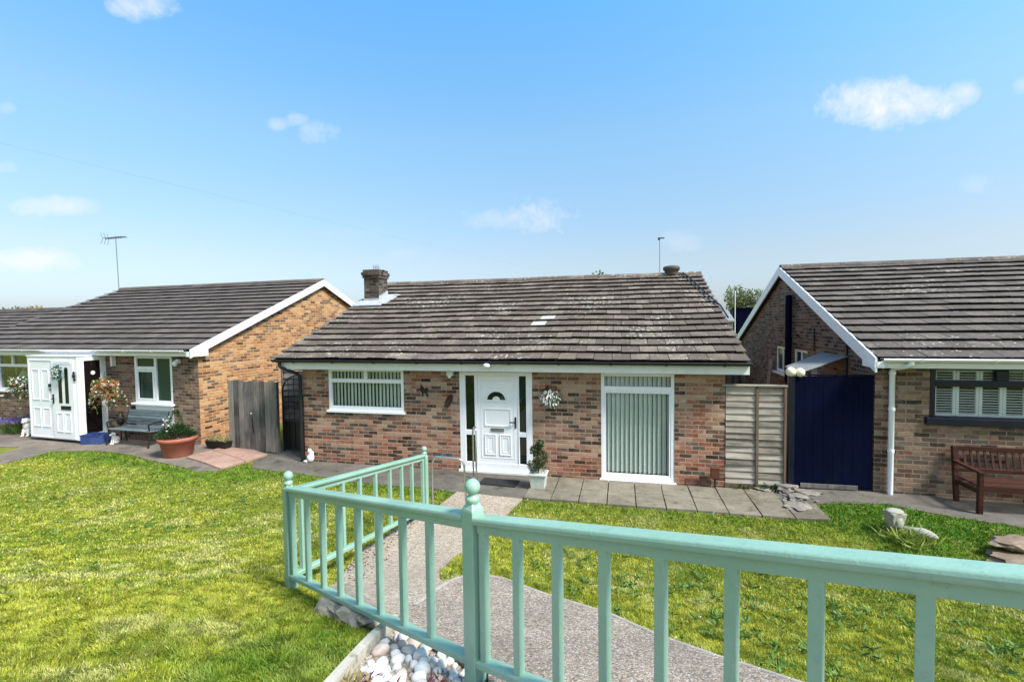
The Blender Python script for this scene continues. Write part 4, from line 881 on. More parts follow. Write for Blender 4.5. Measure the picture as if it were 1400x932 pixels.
# canopy over the side door
mb=MB();mb.hexa([(-.95,.75,2.16),(-.95,-.2+.35,2.16),(0,1.0,2.38),(0,2.28,2.34),(-.95,.75,2.18),(-.95,.15,2.18),(0,1.0,2.41),(0,2.28,2.37)])
cn=MB();cn.hexa([(-.98,1.3,2.14),(-.98,.35,2.14),(-.0,.98,2.38),(-.0,2.3,2.36),(-.98,1.3,2.165),(-.98,.35,2.165),(-.0,.98,2.405),(-.0,2.3,2.385)]);c_=cn.build('canopy',M['sheet'],Rh,bevel=.004)
mb=MB();mb.box(-.6,-.53,.95,1.02,.1,2.2);mb.build('canopy_post',M['upvc_old'],c_)
mb=MB();mb.tube([(.21,-.30,2.42),(.21,-.30,2.36),(.18,-.26,2.31)],.035,10)
mb=MB();mb.tube([(.36,-.302,2.43),(.36,-.302,2.37),(.33,-.29,2.34),(.235,-.09,2.28),(.215,-.06,2.24),(.215,-.06,.17)],.04,12)
for z in (2.2,1.6,.9): mb.lathe([(.048,-.025),(.048,.025)],12,(.215,-.06,z))
mb.build('downpipe',M['upvc'],Rh)

# fence, gate, globes between the middle and right bungalow
A=Vector((3.78,8.145));B=Vector((6.07,7.67));an=math.atan2(B.y-A.y,B.x-A.x)
T=thing('fence_panel','pale lapped timber fence panel between the middle bungalow and navy gate','fence',(A.x,A.y,0),an)
mb=MB();n=15
for k in range(n):
    z=.2+k*.115+random.uniform(-.012,.012)
    for (a,b) in ((.01,.5),(.545,.95)):
        w_=random.uniform(-.014,.014);mb.hexa([(a,-.012+w_,z-.012),(b,-.012,z-.012+w_),(b,.006,z-.012+w_),(a,.006,z-.012),(a,.014,z+.12),(b,.014,z+.12+w_),(b,.024,z+.12),(a,.024,z+.12)],val=random.random())
mb.build('boards',M['wood_pale'],T)
mb=MB();mb.box(.5,.545,-.03,.02,.18,1.9);mb.box(.95,.99,-.03,.03,.15,1.93);mb.build('batten',M['wood_dark'],T,bevel=.003)
mb=MB();mb.box(-.06,1.0,-.045,.045,1.935,1.965);mb.build('cap',M['wood_pale'],T,bevel=.004)
mb=MB();mb.box(0,1.0,-.01,.03,.05,.19);mb.build('gravel_board',M['wood_dark'],T)
T=thing('garden_gate','tall navy blue painted board gate between lap fence and right bungalow','gate',(A.x,A.y,0),an)
mb=MB();n=8
for k in range(n):
    a=1.12+k*1.2/n;b=a+1.2/n-.0015;mb.box(a,b,0,.022,.24 if .5<k<7 else .2,2.12+.012*k/n,val=random.random())
mb.build('boards',M['navy'],T,bevel=.003)
mb=MB();mb.box(1.02,1.115,-.03,.06,.1,2.13);mb.build('gate_post',M['navy_frame'],T,bevel=.005)
mb=MB();mb.box(1.12,2.32,.0225,.05,1.9,1.99);mb.box(1.12,2.32,.0225,.05,.3,.4);mb.box(1.1,2.33,-.01,.03,2.135,2.155);mb.build('rail',M['navy'],T)
mb=MB();mb.box(1.22,2.1,-.02,.0,.19,.265);mb.build('kick_board',M['wood_grey'],T,bevel=.003)
for s,z,r,lab in ((1.055,2.195,.085,'left and higher of two cream globe ornaments on the navy gate top'),(1.2,2.185,.08,'right and lower of two cream globe ornaments on the navy gate top')):
    x,y=A.x+math.cos(an)*s,A.y+math.sin(an)*s
    T=thing('globe_ornament',lab,'ornament',(x,y,z-.06),0,'cream globes on the gate');mb=MB();mb.blob((0,0,.06),(r,r,r),1,0);mb.build('globe',M['cream'],T);mb=MB();mb.lathe([(.03,-.045),(.03,-.02)],10,(0,0,.02));mb.build('base',M['iron'],T)
pl=MB();x,y=fr('R',-.35,5.3);x2,y2=fr('R',-.12,5.55);pl.beam((x,y,.3),(x2,y2,1.98),.1,.03);tag(pl.build('plank',M['wood_pale']),'pale timber plank leaning on the right gable behind the fence','plank')

# right bench
x,y=fr('R',1.04,-.07);T=thing('garden_bench','red brown slatted wooden bench against the right bungalow under navy window','bench',(x,y,g1(*fr('R',1.5,-.4))+.017),-RY)
Lb=1.5
mb=MB()
for k in range(16):
    xx=.07+k*(Lb-.14)/15;mb.obox((xx,-.03,.66),(.018,0,0),(0,.008,0),(0,.035,.16),val=random.random())
mb.beam((.0,-.0,.83),(Lb,-.0,.83),.035,.07);mb.beam((.0,-.06,.50),(Lb,-.06,.50),.03,.06);mb.build('backrest',M['wood_red'],T,bevel=.004)
mb=MB()
for k in range(8):
    yy=-.12-k*.062;mb.box(.02,Lb-.02,yy-.045,yy,.40,.42,val=random.random())
mb.box(.05,Lb-.05,-.60,-.575,.33,.40);mb.build('seat',M['wood_red'],T,bevel=.003)
for xx in (0.0,Lb-.06):
    for yy,h in ((-.60,.60),(-.09,.86)):
        mb=MB();mb.beam((xx+.03,yy+.0,0),(xx+.03,yy+(.09 if yy>-.2 else 0),h),.06,.06,(0,1,0));mb.build('leg',M['wood_red'],T,bevel=.005)
    mb=MB();mb.beam((xx+.03,-.64,.615),(xx+.03,-.02,.63),.075,.035);mb.beam((xx+.03,-.6,.32),(xx+.03,-.09,.32),.04,.06);mb.build('armrest',M['wood_red'],T,bevel=.005)

# ------------------------------------------------------------------ garden railing
p1=Vector((-2.116,4.266,.58));p2=Vector((-.228,2.494,1.08));p3=Vector((-1.4,7.15,.05))
d2=Vector((math.cos(R_(-42.5)),math.sin(R_(-42.5)),0))
p4=p2+d2*3.05;p4.z=p2.z+.63
T=thing('garden_railing','pale mint green painted timber railing with ball topped posts in the foreground','railing',(p1.x,p1.y,p1.z))
def loc(v): return Vector(v)-p1
def post(p,h,ang):
    w=.044;mb=MB();c=loc(p);ca,sa=math.cos(ang),math.sin(ang);ax=Vector((ca,sa,0));ay=Vector((-sa,ca,0));hb=h-.165
    mb.obox(c+Vector((0,0,hb/2-.15)),ax*w,ay*w,Vector((0,0,hb/2+.15)))
    q=[c+Vector((0,0,hb))+ax*w*i+ay*w*j for i,j in ((-1,-1),(1,-1),(1,1),(-1,1))];q2=[c+Vector((0,0,hb+.04))+ax*w*.52*i+ay*w*.52*j for i,j in ((-1,-1),(1,-1),(1,1),(-1,1))]
    mb.hexa(q+q2);o=mb.build('post',M['mint'],T,bevel=.004)
    mb=MB();R=.0435;mb.lathe([(.03,hb+.03),(.038,hb+.045),(.041,hb+.056),(.036,hb+.068),(.026,hb+.074)]+[(R*math.sin(a),hb+.165-R-R*math.cos(a)+.0) for a in np.linspace(.6,math.pi-.02,14)],24,c);mb.build('ball_finial',M['mint'],o)
RA=math.atan2((p2-p1).y,(p2-p1).x)
post(p1,1.165,RA);post(p2,1.175,RA);post(p3,1.14,math.atan2((p3-p1).y,(p3-p1).x));post(p4,1.2,R_(-42.5))
cap=[(-.040,-.012),(.040,-.012),(.046,-.004),(.047,.012),(.043,.023),(.035,.028),(-.035,.028),(-.043,.023),(-.047,.012),(-.046,-.004)]
sub=[(-.022,-.062),(.022,-.062),(.022,-.0125),(-.022,-.0125)]
bot=[(-.038,-.02),(.038,-.02),(.038,.012),(.026,.02),(-.026,.02),(-.038,.012)]
def panel(a,b,s0,s1,zt0,zt1,zb0,zb1,bal):
    """top/bottom rail centre heights at s0,s1 along the plan line a->b"""
    u=Vector((b.x-a.x,b.y-a.y,0)).normalized()
    def P(s,z): return loc(Vector((a.x+u.x*s,a.y+u.y*s,z)))
    ft=lambda s:zt0+(zt1-zt0)*(s-s0)/(s1-s0);fbm=lambda s:zb0+(zb1-zb0)*(s-s0)/(s1-s0)
    mb=MB();mb.extrude(cap,P(s0,ft(s0)),P(s1,ft(s1)));mb.extrude(sub,P(s0,ft(s0)),P(s1,ft(s1)));mb.build('top_rail',M['mint'],T,bevel=.003)
    mb=MB();mb.extrude(bot,P(s0,fbm(s0)),P(s1,fbm(s1)));mb.build('bottom_rail',M['mint'],T,bevel=.002)
    side=Vector((-u.y,u.x,0))
    for s in bal:
        za,zb=fbm(s)+.012,ft(s)-.055;mb=MB();c=P(s,(za+zb)/2);mb.obox(c,u*.021,side*.021,Vector((0,0,(zb-za)/2)));mb.build('baluster',M['mint'],T,bevel=.003)
L12=math.hypot(p2.x-p1.x,p2.y-p1.y);L13=math.hypot(p3.x-p1.x,p3.y-p1.y)
panel(p1,p2,.044,L12-.044,1.583,2.032,.765,1.228,[.075,.40,.70,1.0,1.30,1.60,1.895,2.19])
panel(p2,p4,.044,3.0,2.035,2.65,1.25,1.87,[.085,.33,.578,.83,1.084,1.345,1.596,1.85,2.1,2.36,2.62])
panel(p1,p3,.044,L13-.044,1.545,1.045,.735,.205,[.16,.49,.83,1.17,1.52,1.88,2.21,2.53,2.89])

# steel hand rails
T=thing('handrail','bent steel tube handrail beside the far railing post','handrail',(-1.3,7.25,0.05),math.atan2(-.05,.5))
mb=MB();H0=.95;mb.tube([(0,0,0),(0,0,H0-.12),(.03,0,H0-.04),(.09,0,H0),(.42,0,H0-.03),(.49,0,H0-.06),(.52,0,H0-.13),(.55,0,0)],.017,10);mb.build('tube',M['chrome'],T)
mb=MB();mb.lathe([(.04,.03),(.04,.04)],12);mb.lathe([(.04,.03),(.04,.04)],12,(.55,0,0));mb.build('flange',M['chrome'],T)
T=thing('handrail','narrow upright steel handrail standing close to the white front door','handrail',(-.78,8.82,.1),math.atan2(-.35,.085))
mb=MB();H0=1.03;mb.tube([(0,0,0),(0,0,H0-.16),(.02,0,H0-.09),(.2,0,H0+.02),(.34,0,H0+.04),(.37,0,H0-.02),(.37,0,0)],.017,10);mb.build('tube',M['chrome'],T)
mb=MB();mb.lathe([(.04,.0),(.04,.01)],12);mb.lathe([(.04,.0),(.04,.01)],12,(.37,0,0));mb.build('flange',M['chrome'],T)

# ------------------------------------------------------------------ pebble bed, edging, stones
bed=[(-.90,3.42),(-.56,2.98),(-.16,2.56),(-.1,1.5),(-1.02,1.5),(-.95,2.5)]
HARD.append(bed)
sheet('gravel',bed,.004,M['agg'],.1,False,'stuff')
tag(bpy.data.objects['gravel'],'small gravel between pale cobbles','gravel')
mb=MB()
pts=[(-.93,3.46),(-.985,2.5),(-1.05,1.4)]
for (a,b) in zip(pts[:-1],pts[1:]):
    a=Vector(a);b=Vector(b);k=6
    for j in range(k):
        p=a.lerp(b,j/k);q=a.lerp(b,(j+1)/k);s=Vector((.028,0))
        P=[p-s,q-s,q+s,p+s];P=[P[1],P[2],P[3],P[0]];z=[g1(v.x,v.y)+.075 for v in P]
        mb.hexa([(v.x,v.y,zz-.2) for v,zz in zip(P,z)]+[(v.x,v.y,zz) for v,zz in zip(P,z)])
tag(mb.build('edging_board',M['edging']),'pale weathered edging board between lawn and pebble bed','edging')
HARD.append([(-.89,3.5),(-.97,3.5),(-1.03,2.5),(-1.1,1.4),(-1.0,1.4),(-.94,2.5)])
cob=[];cm=[m_stone('cobble_a',(.5,.48,.46),(.78,.77,.76),9.,.75,bump=.2),m_stone('cobble_b',(.36,.34,.32),(.62,.6,.57),9.,.75,bump=.2),m_stone('cobble_c',(.42,.32,.28),(.66,.55,.48),9.,.75,bump=.2)]
protos=[]
rd=random.Random(5);placed=[]
tries=0
while len(placed)<125 and tries<9000:
    tries+=1;x=rd.uniform(-1.,-.1);y=rd.uniform(1.95,3.4)
    r=rd.choice([.03,.038,.048,.055,.06]) if x<-.45 else rd.choice([.022,.03,.036,.045])
    if not inpoly(np.array([x]),np.array([y]),bed)[0]: continue
    if pdist(np.array([x]),np.array([y]),[(-.93,3.46),(-.985,2.5),(-1.05,1.4)])[0]<r+.03: continue
    if any(math.hypot(x-a,y-b)<(r+c)*.8 for a,b,c in placed): continue
    placed.append((x,y,r))
for i,(x,y,r) in enumerate(placed):
    if i<9:
        mb=MB();mb.blob((0,0,0),(1,rd.uniform(.7,.9),rd.uniform(.55,.75)),i,.18,1.1,3);o=mb.build('cobble',cm[i%3 if i%3 else 0]);protos.append(o)
        tag(o,'smooth pale cobble in the pebble bed beside the mint railing post','cobble','pale cobbles in the pebble bed')
    else: o=protos[rd.choice([0,3,6,0,3,6,0,3,1,4,2,8])].copy();COL.objects.link(o)
    o.location=(x,y,g1(x,y)+r*.42);o.scale=(r,r,r);o.rotation_euler=(rd.uniform(-.4,.4),rd.uniform(-.4,.4),rd.uniform(0,6))
# small chippings, uncountable
mb=MB()
for k in range(900):
    x=rd.uniform(-.98,-.1);y=rd.uniform(1.9,3.4)
    if not inpoly(np.array([x]),np.array([y]),bed)[0]: continue
    r=rd.uniform(.008,.018);mb.blob((x,y,g1(x,y)+.008),(r,r*.8,r*.6),k,.2,sub=1,smooth=True)
tag(mb.build('gravel',M['pathedge']),'small chippings between pale cobbles','gravel',kind='stuff')
def sprout(name,label,x,y,n,h,m,spread=.08,w=.018,cat='plant',group=None):
    T=thing(name,label,cat,(x,y,g1(x,y)+.005),0,group);mb=MB()
    for k in range(n):
        a=random.uniform(0,6.28);e=random.uniform(.3,1.2);mb.leaf((random.gauss(0,spread*.4),random.gauss(0,spread*.4),0.01),(math.cos(a),math.sin(a),e),random.uniform(.5,1)*h,w,random.random())
    mb.build('leaves',m,T);return T
sprout('red_plant','small dark red leafed plant among the pale cobbles','plant' and -.78,2.42,70,.07,M['fl_red'],.12,.012)
sprout('dry_plant','small yellow dry plant between edging board and cobbles',-.9,2.42,110,.08,M['leaf_straw'],.1,.014)
sprout('red_plant','sparse reddish sprig among the cobbles near the middle railing post',-.45,2.42,70,.08,M['fl_red'],.12,.012)
# stacked flat stones under the railing
def stone(label,x,y,rad,rz,seed,m,dz=0,cat='stone',group=None,tilt=0):
    mb=MB();mb.blob((0,0,0),rad,seed,.55,1.7,3,flat=rad[2]*.45,smooth=False);o=mb.build('stone',m)
    o.location=(x,y,g1(x,y)+dz);o.rotation_euler=(tilt,0,rz);return tag(o,label,cat,group)
stone('large flat grey stone under the mint railing beside the path step',-1.40,3.66,(.26,.17,.15),-.75,3,M['rockg'],.06)
stone('cracked flat stone slab on the lawn edge below the railing, right of pair',-1.18,3.44,(.22,.14,.13),-.6,8,M['rockg'],.07)
stone('upper brown stone of two at the right edge of the lawn',6.2,5.62,(.26,.16,.09),.1,5,M['rockb'],.16)
stone('lower brown stone of two at the right edge of the lawn',6.05,5.42,(.28,.18,.12),-.2,12,M['rockb'],.04)
stone('pale boulder at the foot of the navy gate post',4.78,7.93,(.2,.15,.13),.4,4,M['rock'],.06)
stone('long pale stone lying in front of the navy gate',5.0,7.68,(.22,.09,.05),-.5,6,M['rock'],.03)
stone('rough dark stone in the rubble below the lap fence',4.4,7.95,(.16,.11,.07),.2,7,M['rock'],.04)
stone('broken slab lump at the right end of the paving slabs',4.5,7.2,(.22,.16,.04),.7,9,M['rock'],.05)
stone('small rubble stone between paving slabs and pale boulder',4.72,7.55,(.14,.12,.07),.1,10,M['rock'],.04)
mb=MB()
for k in range(90):
    x=rd.uniform(4.1,4.95);y=rd.uniform(7.3,8.2);r=rd.uniform(.02,.05);mb.blob((x,y,g1(x,y)+.03),(r,r*.8,r*.6),k,.3,sub=1,smooth=False)
tag(mb.build('rubble',M['rock']),'loose rubble at the foot of the fence','rubble',kind='stuff')
for (x,y,h,n,lab,m) in ((4.5,8.02,.22,160,'small green weed clump at the foot of the lap fence',M['leaf_dark']),(4.05,8.15,.2,140,'straggly weed clump by the brown stake box',M['leaf_mid']),(4.75,8.02,.16,90,'low weeds next to the pale boulder',M['leaf_mid'])): sprout('weed_clump',lab,x,y,n,h,m,.18,.02)
# broken statue on the right lawn
T=thing('stone_statue','broken pale stone statue with flat head standing on the right lawn','statue',(5.22,6.22,g1(5.22,6.22)),.1)
mb=MB();mb.hexa([(-.06,-.05,.02),(.06,-.05,.02),(.06,.05,.02),(-.06,.05,.02),(-.11,-.09,.30),(.11,-.09,.29),(.1,.09,.29),(-.1,.09,.3)]);mb.blob((0,-.05,.17),(.07,.06,.09),3,.3);mb.blob((0,0,.305),(.115,.1,.035),5,.15);mb.build('head',M['statue'],T,bevel=.02)
mb=MB();mb.blob((.05,.03,.03),(.13,.11,.1),2,.3);mb.build('base',M['statue'],T)
T=thing('stone_fragment','fallen pale stone fragment lying in the grass beside the statue','stone',(5.42,6.05,g1(5.4,6.05)+.04),-.85)
mb=MB();mb.blob((0,0,.04),(.2,.07,.07),4,.25);mb.build('fragment',M['statue'],T)
sprout('grass_tuft','long bright grass tuft growing round the broken statue',5.2,5.98,260,.26,m_leaf('tuft',(.1,.17,.02),(.3,.34,.06)),.3,.02)

# ------------------------------------------------------------------ lawn grass
foot=[[fr('M',0,0),fr('M',W,0),fr('M',W,9.4),fr('M',0,9.4)],[fr('L',-9.2,0),fr('L',0,0),fr('L',0,9),fr('L',-9.2,9)],[fr('R',0,0),fr('R',8.5,0),fr('R',8.5,9),fr('R',0,9)]]
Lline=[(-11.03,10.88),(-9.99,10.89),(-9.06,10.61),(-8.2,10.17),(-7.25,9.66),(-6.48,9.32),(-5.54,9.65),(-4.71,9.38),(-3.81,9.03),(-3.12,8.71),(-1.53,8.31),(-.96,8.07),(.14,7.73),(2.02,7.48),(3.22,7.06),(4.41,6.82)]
def vn(x,y,s,seed):
    """cheap smooth value noise"""
    r=np.random.default_rng(seed);G=r.random((256,256));u=x*s+100.;v=y*s+100.
    i=np.floor(u).astype(int);j=np.floor(v).astype(int);a=u-i;b=v-j;a=a*a*(3-2*a);b=b*b*(3-2*b);i%=256;j%=256;i2=(i+1)%256;j2=(j+1)%256
    return G[i,j]*(1-a)*(1-b)+G[i2,j]*a*(1-b)+G[i,j2]*(1-a)*b+G[i2,j2]*a*b
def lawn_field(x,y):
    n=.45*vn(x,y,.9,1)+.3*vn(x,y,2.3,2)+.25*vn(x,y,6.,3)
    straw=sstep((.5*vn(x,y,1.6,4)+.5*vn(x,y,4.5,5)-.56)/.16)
    d=pdist(x,y,Lline);deep_green=sstep((.85-d+.7*(vn(x,y,1.3,6)-.5))/.7)*(x<4.3)*np.where(x>-1,.55,1.)
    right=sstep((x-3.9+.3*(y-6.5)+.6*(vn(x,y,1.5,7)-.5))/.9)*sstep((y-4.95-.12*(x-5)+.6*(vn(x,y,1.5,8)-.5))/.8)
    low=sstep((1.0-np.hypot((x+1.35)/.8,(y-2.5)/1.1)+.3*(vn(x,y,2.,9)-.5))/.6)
    deep_green=np.clip(np.maximum(np.maximum(deep_green*.8,right),low*.55),0,1)  # deeper green, taller grass along the paving edges, right lawn and pebble bed
    return n,straw,deep_green
def grass(name,N,r0,r1,hw,hh,label):
    u=rng.random(N*3);r=np.sqrt(r0**2+u*(r1**2-r0**2)) if r1<=5 else r0*(r1/r0)**u
    th=rng.uniform(R_(-62),R_(62),N*3);x=r*np.sin(th);y=r*np.cos(th)
    keep=np.ones(x.shape,bool)
    jx=x+rng.normal(0,.035,x.shape);jy=y+rng.normal(0,.035,x.shape)
    for p in HARD+foot: keep&=~inpoly(jx,jy,p)
    keep&=(x>-14.5)&(x<9.3)&(y<13)
    x=x[keep][:N];y=y[keep][:N];r=r[keep][:N];n=len(x);z=gz(x,y)
    nn,straw,deep_green=lawn_field(x,y)
    clump=vn(x,y,11,12)
    h=hh*(rng.uniform(.5,1.25,n))*(.65+.7*clump)*(1+.55*deep_green);w=hw*rng.uniform(.7,1.3,n)*np.maximum(1,r/4.)
    a=rng.uniform(0,2*np.pi,n);fa=vn(x,y,7,13)*12+rng.normal(0,.9,n);lean=rng.uniform(.25,1.1,n)
    wx,wy=np.cos(a)*w/2,np.sin(a)*w/2;lx,ly=np.cos(fa)*lean*h,np.sin(fa)*lean*h
    V=np.zeros((n,5,3));V[:,0]=np.stack([x-wx,y-wy,z-.004],1);V[:,1]=np.stack([x+wx,y+wy,z-.004],1)
    V[:,2]=np.stack([x+wx*.8+lx*.35,y+wy*.8+ly*.35,z+h*.6],1);V[:,3]=np.stack([x-wx*.8+lx*.35,y-wy*.8+ly*.35,z+h*.6],1)
    V[:,4]=np.stack([x+lx,y+ly,z+h],1)
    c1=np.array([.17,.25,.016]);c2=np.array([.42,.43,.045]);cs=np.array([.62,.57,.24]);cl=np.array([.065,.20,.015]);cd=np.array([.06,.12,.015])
    k=np.clip(nn*1.9-.36+1.1*(vn(x,y,9,31)-.5)+rng.normal(0,.18,n),0,1)[:,None];C=c1*(1-k)+c2*k
    ks=np.clip(straw*.6+(rng.random(n)<.12)*.8,0,1)*(1-deep_green);ks=ks*(rng.random(n)<.8);C=C*(1-ks[:,None])+cs*ks[:,None]
    kd=(rng.random(n)<.09)[:,None];C=np.where(kd,C*.3+cd*.7,C)
    kl=(deep_green*rng.uniform(.7,1.0,n))[:,None];C=C*(1-kl)+cl*kl;C=C*(rng.uniform(.75,1.25,n)*(.8+.4*vn(x,y,13,33)))[:,None]
    me=bpy.data.meshes.new(name);me.vertices.add(n*5);me.vertices.foreach_set('co',V.reshape(-1).astype(np.float32))
    base=(np.arange(n)*5)[:,None];li=np.concatenate([base+np.array([0,1,2,3]),base+np.array([3,2,4])],1).reshape(-1)
    me.loops.add(n*7);me.loops.foreach_set('vertex_index',li.astype(np.int32));me.polygons.add(n*2)
    ls=np.stack([np.arange(n)*7,np.arange(n)*7+4],1).reshape(-1);me.polygons.foreach_set('loop_start',ls.astype(np.int32))
    at=me.attributes.new('col','FLOAT_COLOR','POINT');CC=np.ones((n,5,4),np.float32);CC[:,:,:3]=C[:,None,:];at.data.foreach_set('color',CC.reshape(-1))
    me.materials.append(GM);me.update();me.validate()
    o=bpy.data.objects.new(name,me);COL.objects.link(o);return tag(o,label,'grass',kind='stuff')
t=NT('grass_blade');cc=t.attr('col','Color');t.fin(cc,.6,.25);tr=t.n('ShaderNodeBsdfTranslucent');t.l(cc,tr.inputs[0]);mx=t.n('ShaderNodeMixShader');mx.inputs[0].default_value=.35
t.l(t.b.outputs[0],mx.inputs[1]);t.l(tr.outputs[0],mx.inputs[2]);t.l(mx.outputs[0],t.out.inputs[0]);GM=t.m
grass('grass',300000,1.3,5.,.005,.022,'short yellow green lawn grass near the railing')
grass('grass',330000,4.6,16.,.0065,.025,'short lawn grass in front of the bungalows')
mb=MB()
lit=[(-1.33,7.28),(-1.6,6.93),(-1.77,6.32),(-1.9,5.76),(-1.87,5.09),(-1.74,4.43)]
for k in range(420):
    i=rd.randrange(len(lit)-1);q=rd.random();x=lit[i][0]*(1-q)+lit[i+1][0]*q+abs(rd.gauss(0,.16));y=lit[i][1]*(1-q)+lit[i+1][1]*q+rd.gauss(0,.05)
    mb.leaf((x,y,g1(x,y)+.034),(rd.gauss(0,1),rd.gauss(0,1),rd.uniform(0,.25)),rd.uniform(.015,.045),rd.uniform(.01,.025),rd.random())
tag(mb.build('leaf_litter',m_leaf('dead_leaf',(.05,.03,.018),(.2,.13,.07),.8,.1)),'dry brown leaf litter along the left edge of the path','litter',kind='stuff')
# broad leaved lawn weeds
mb=MB()
for k in range(250):
    if k<205: x=rd.uniform(.3,4.2);y=rd.uniform(2.0,6.0)
    else: x=rd.uniform(-8,-1.6);y=rd.uniform(2.2,8.2)
    if any(inpoly(np.array([x]),np.array([y]),p)[0] for p in HARD): continue
    z=g1(x,y)
    for c in range(rd.choice([1,2,3,5])):
        cx,cy=x+rd.gauss(0,.07),y+rd.gauss(0,.07)
        for j in range(rd.randint(5,9)):
            a=rd.uniform(0,6.28);mb.leaf((cx,cy,z+.015),(math.cos(a),math.sin(a),rd.uniform(.35,.9)),rd.uniform(.03,.085),rd.uniform(.012,.024),rd.random())
tag(mb.build('lawn_weeds',m_leaf('weed_leaf',(.045,.12,.018),(.17,.28,.06))),'broad leaved weeds scattered through the lawn','weeds',kind='stuff')
mb=MB()
for k in range(60):
    x=rd.uniform(-8,4);y=rd.uniform(3,8.);
    if any(inpoly(np.array([x]),np.array([y]),p)[0] for p in HARD): continue
    z=g1(x,y)+.05
    for j in range(3): mb.leaf((x,y,z),(rd.gauss(0,1),rd.gauss(0,1),.3),.02,.014,rd.random())
tag(mb.build('daisies',M['fl_white']),'tiny white daisies in the lawn','daisies',kind='stuff')

# ------------------------------------------------------------------ far things
def tree(label,x,y,z,R,hz,trunk,n,m,seed,group=None,leaf=.35):
    rd=random.Random(seed);T=thing('tree',label,'tree',(x,y,z),0,group)
    mb=MB();mb.tube([(0,0,0),(.1,0,trunk*.5),(0,.1,trunk)],.2,8,[.28,.2,.13])
    cl=[]
    for k in range(11):
        a=rd.uniform(0,6.28);r=R*.62*math.sqrt(rd.random());h=trunk+hz*rd.uniform(.0,.85)*(1-.4*r/R);c=Vector((r*math.cos(a),r*math.sin(a),h));cl.append(c);mb.tube([(0,0,trunk*.7),c*.5+Vector((0,0,trunk*.4)),c],.05,5,[.1,.06,.02])
    mb.build('trunk',M['bark'],T);mb=MB()
    for k in range(n):
        c=rd.choice(cl);d=Vector((rd.gauss(0,1),rd.gauss(0,1),rd.gauss(0,.8))).normalized();p=c+d*R*.42*rd.uniform(.4,1.05)
        mb.leaf(p,Vector((d.x+rd.gauss(0,.6),d.y+rd.gauss(0,.6),d.z+rd.gauss(0,.5))),leaf,leaf*.6,rd.random())
    mb.build('crown',m,T);return T
def at(u,v,dist):   # direction through a place in the view, at a distance
    q=((u-700)/629.5,(441-v)/629.5);return (q[0]*dist,dist,3.1083+q[1]*dist+ (u-700)*-.0128/629.5*dist)
def far(u,vt,dist,base=-1.0): x,y,z=at(u,vt,dist);return x,y,z
x,y,z=at(1012,400,62);tree('round leafy tree beyond the navy shed between middle and right roofs',x,y,z-5.6,3.2,3.4,2.8,3600,M['leaf_far'],4,leaf=.3)
x,y,z=at(818,373,30);tree('wispy small tree top showing above the middle roof ridge',x,y,z-4.1,.75,1.5,3.0,260,M['leaf_far'],9,leaf=.22)
x,y,z=at(18,423,90);tree('pale leafy tree on skyline at the far left edge',x,y,z-6,3.2,3.,3.2,1600,M['leaf_far'],14,leaf=.5)
x,y,z=at(52,421,90);tree('brownish tree line clump above the far left roof',x,y,z-5.6,3.2,2.6,2.8,1600,M['leaf_straw'],15,leaf=.5)
x,y,z=at(86,424,90);tree('small straw coloured tree right of far left skyline trees',x,y,z-5.3,1.8,2.2,2.8,800,M['leaf_straw'],16,leaf=.4)
x,y,z=at(1022,412,36)
T=thing('garden_shed','dark navy shed with pitched roof beyond the gap between the roofs','shed',(x,y,z-3.2),-.35)
mb=MB();mb.box(-1.0,1.6,0,2.5,0,2.7);mb.build('walls',M['navy'],T);mb=MB();mb.add([(-1.15,-.15,2.6),(1.75,-.15,3.3),(1.75,2.6,3.3),(-1.15,2.6,2.6),(-1.15,-.15,2.7),(1.75,-.15,3.4),(1.75,2.6,3.4),(-1.15,2.6,2.7)],[(3,2,1,0),(4,5,6,7),(0,1,5,4),(1,2,6,5),(2,3,7,6),(3,0,4,7)]);mb.build('roof',M['navy_frame'],T)
x,y,z=at(1005,400,30);T=thing('mast_pole','thin white pole beyond the right end of middle roof','pole',(x,y,z-3));mb=MB();mb.tube([(0,0,0),(0,0,3.)],.026,6);mb.build('pole',M['upvc_old'],T);mb=MB();mb.lathe([(.04,0),(.04,.05),(.015,.08)],8,(0,0,3));mb.build('cap',M['upvc_old'],T)
x,y,z=at(984,434,34);T=thing('outbuilding','grey low outbuilding roof behind the right end of middle roof','shed',(x,y,z-2.6),-.3)
mb=MB();mb.box(-2.5,.9,0,3,0,2.3);mb.build('walls',M['rock'],T);mb=MB();mb.hexa([(-2.6,-.2,2.25),(1.0,-.2,2.25),(1.0,3.2,3.1),(-2.6,3.2,3.1),(-2.6,-.2,2.35),(1.0,-.2,2.35),(1.0,3.2,3.2),(-2.6,3.2,3.2)]);mb.build('roof',M['sheet'],T)
x,y=fr('M',8.0,6.0);T=thing('roof_aerial','thin aerial pole behind the ridge vent of the middle roof','aerial',(x,y,3.9));mb=MB();mb.tube([(0,0,0),(0,0,1.72)],.012,5);mb.build('mast',M['galv'],T);mb=MB();mb.box(-.05,.14,-.02,.02,1.70,1.73);mb.box(-.05,-.0,-.03,.03,1.66,1.70);mb.build('head',M['iron'],T)
T=thing('fence_panel','dark timber back garden fence seen between the middle and right bungalows','fence',(*fr('M',8.5,8.6),-.2),0)
q=Vector(fr('R',-.1,9.2))-Vector(fr('M',8.5,8.6));T.rotation_euler=(0,0,math.atan2(q.y,q.x));mb=MB();k=0
while k<q.length: mb.box(k,k+.118,-.01,.01,0,2.1+random.uniform(-.01,.01),val=random.random());k+=.12
mb.build('boards',M['wood_grey'],T);mb=MB();mb.box(0,q.length,.011,.05,1.7,1.78);mb.box(0,q.length,.011,.05,.5,.58);mb.build('rail',M['wood_dark'],T)
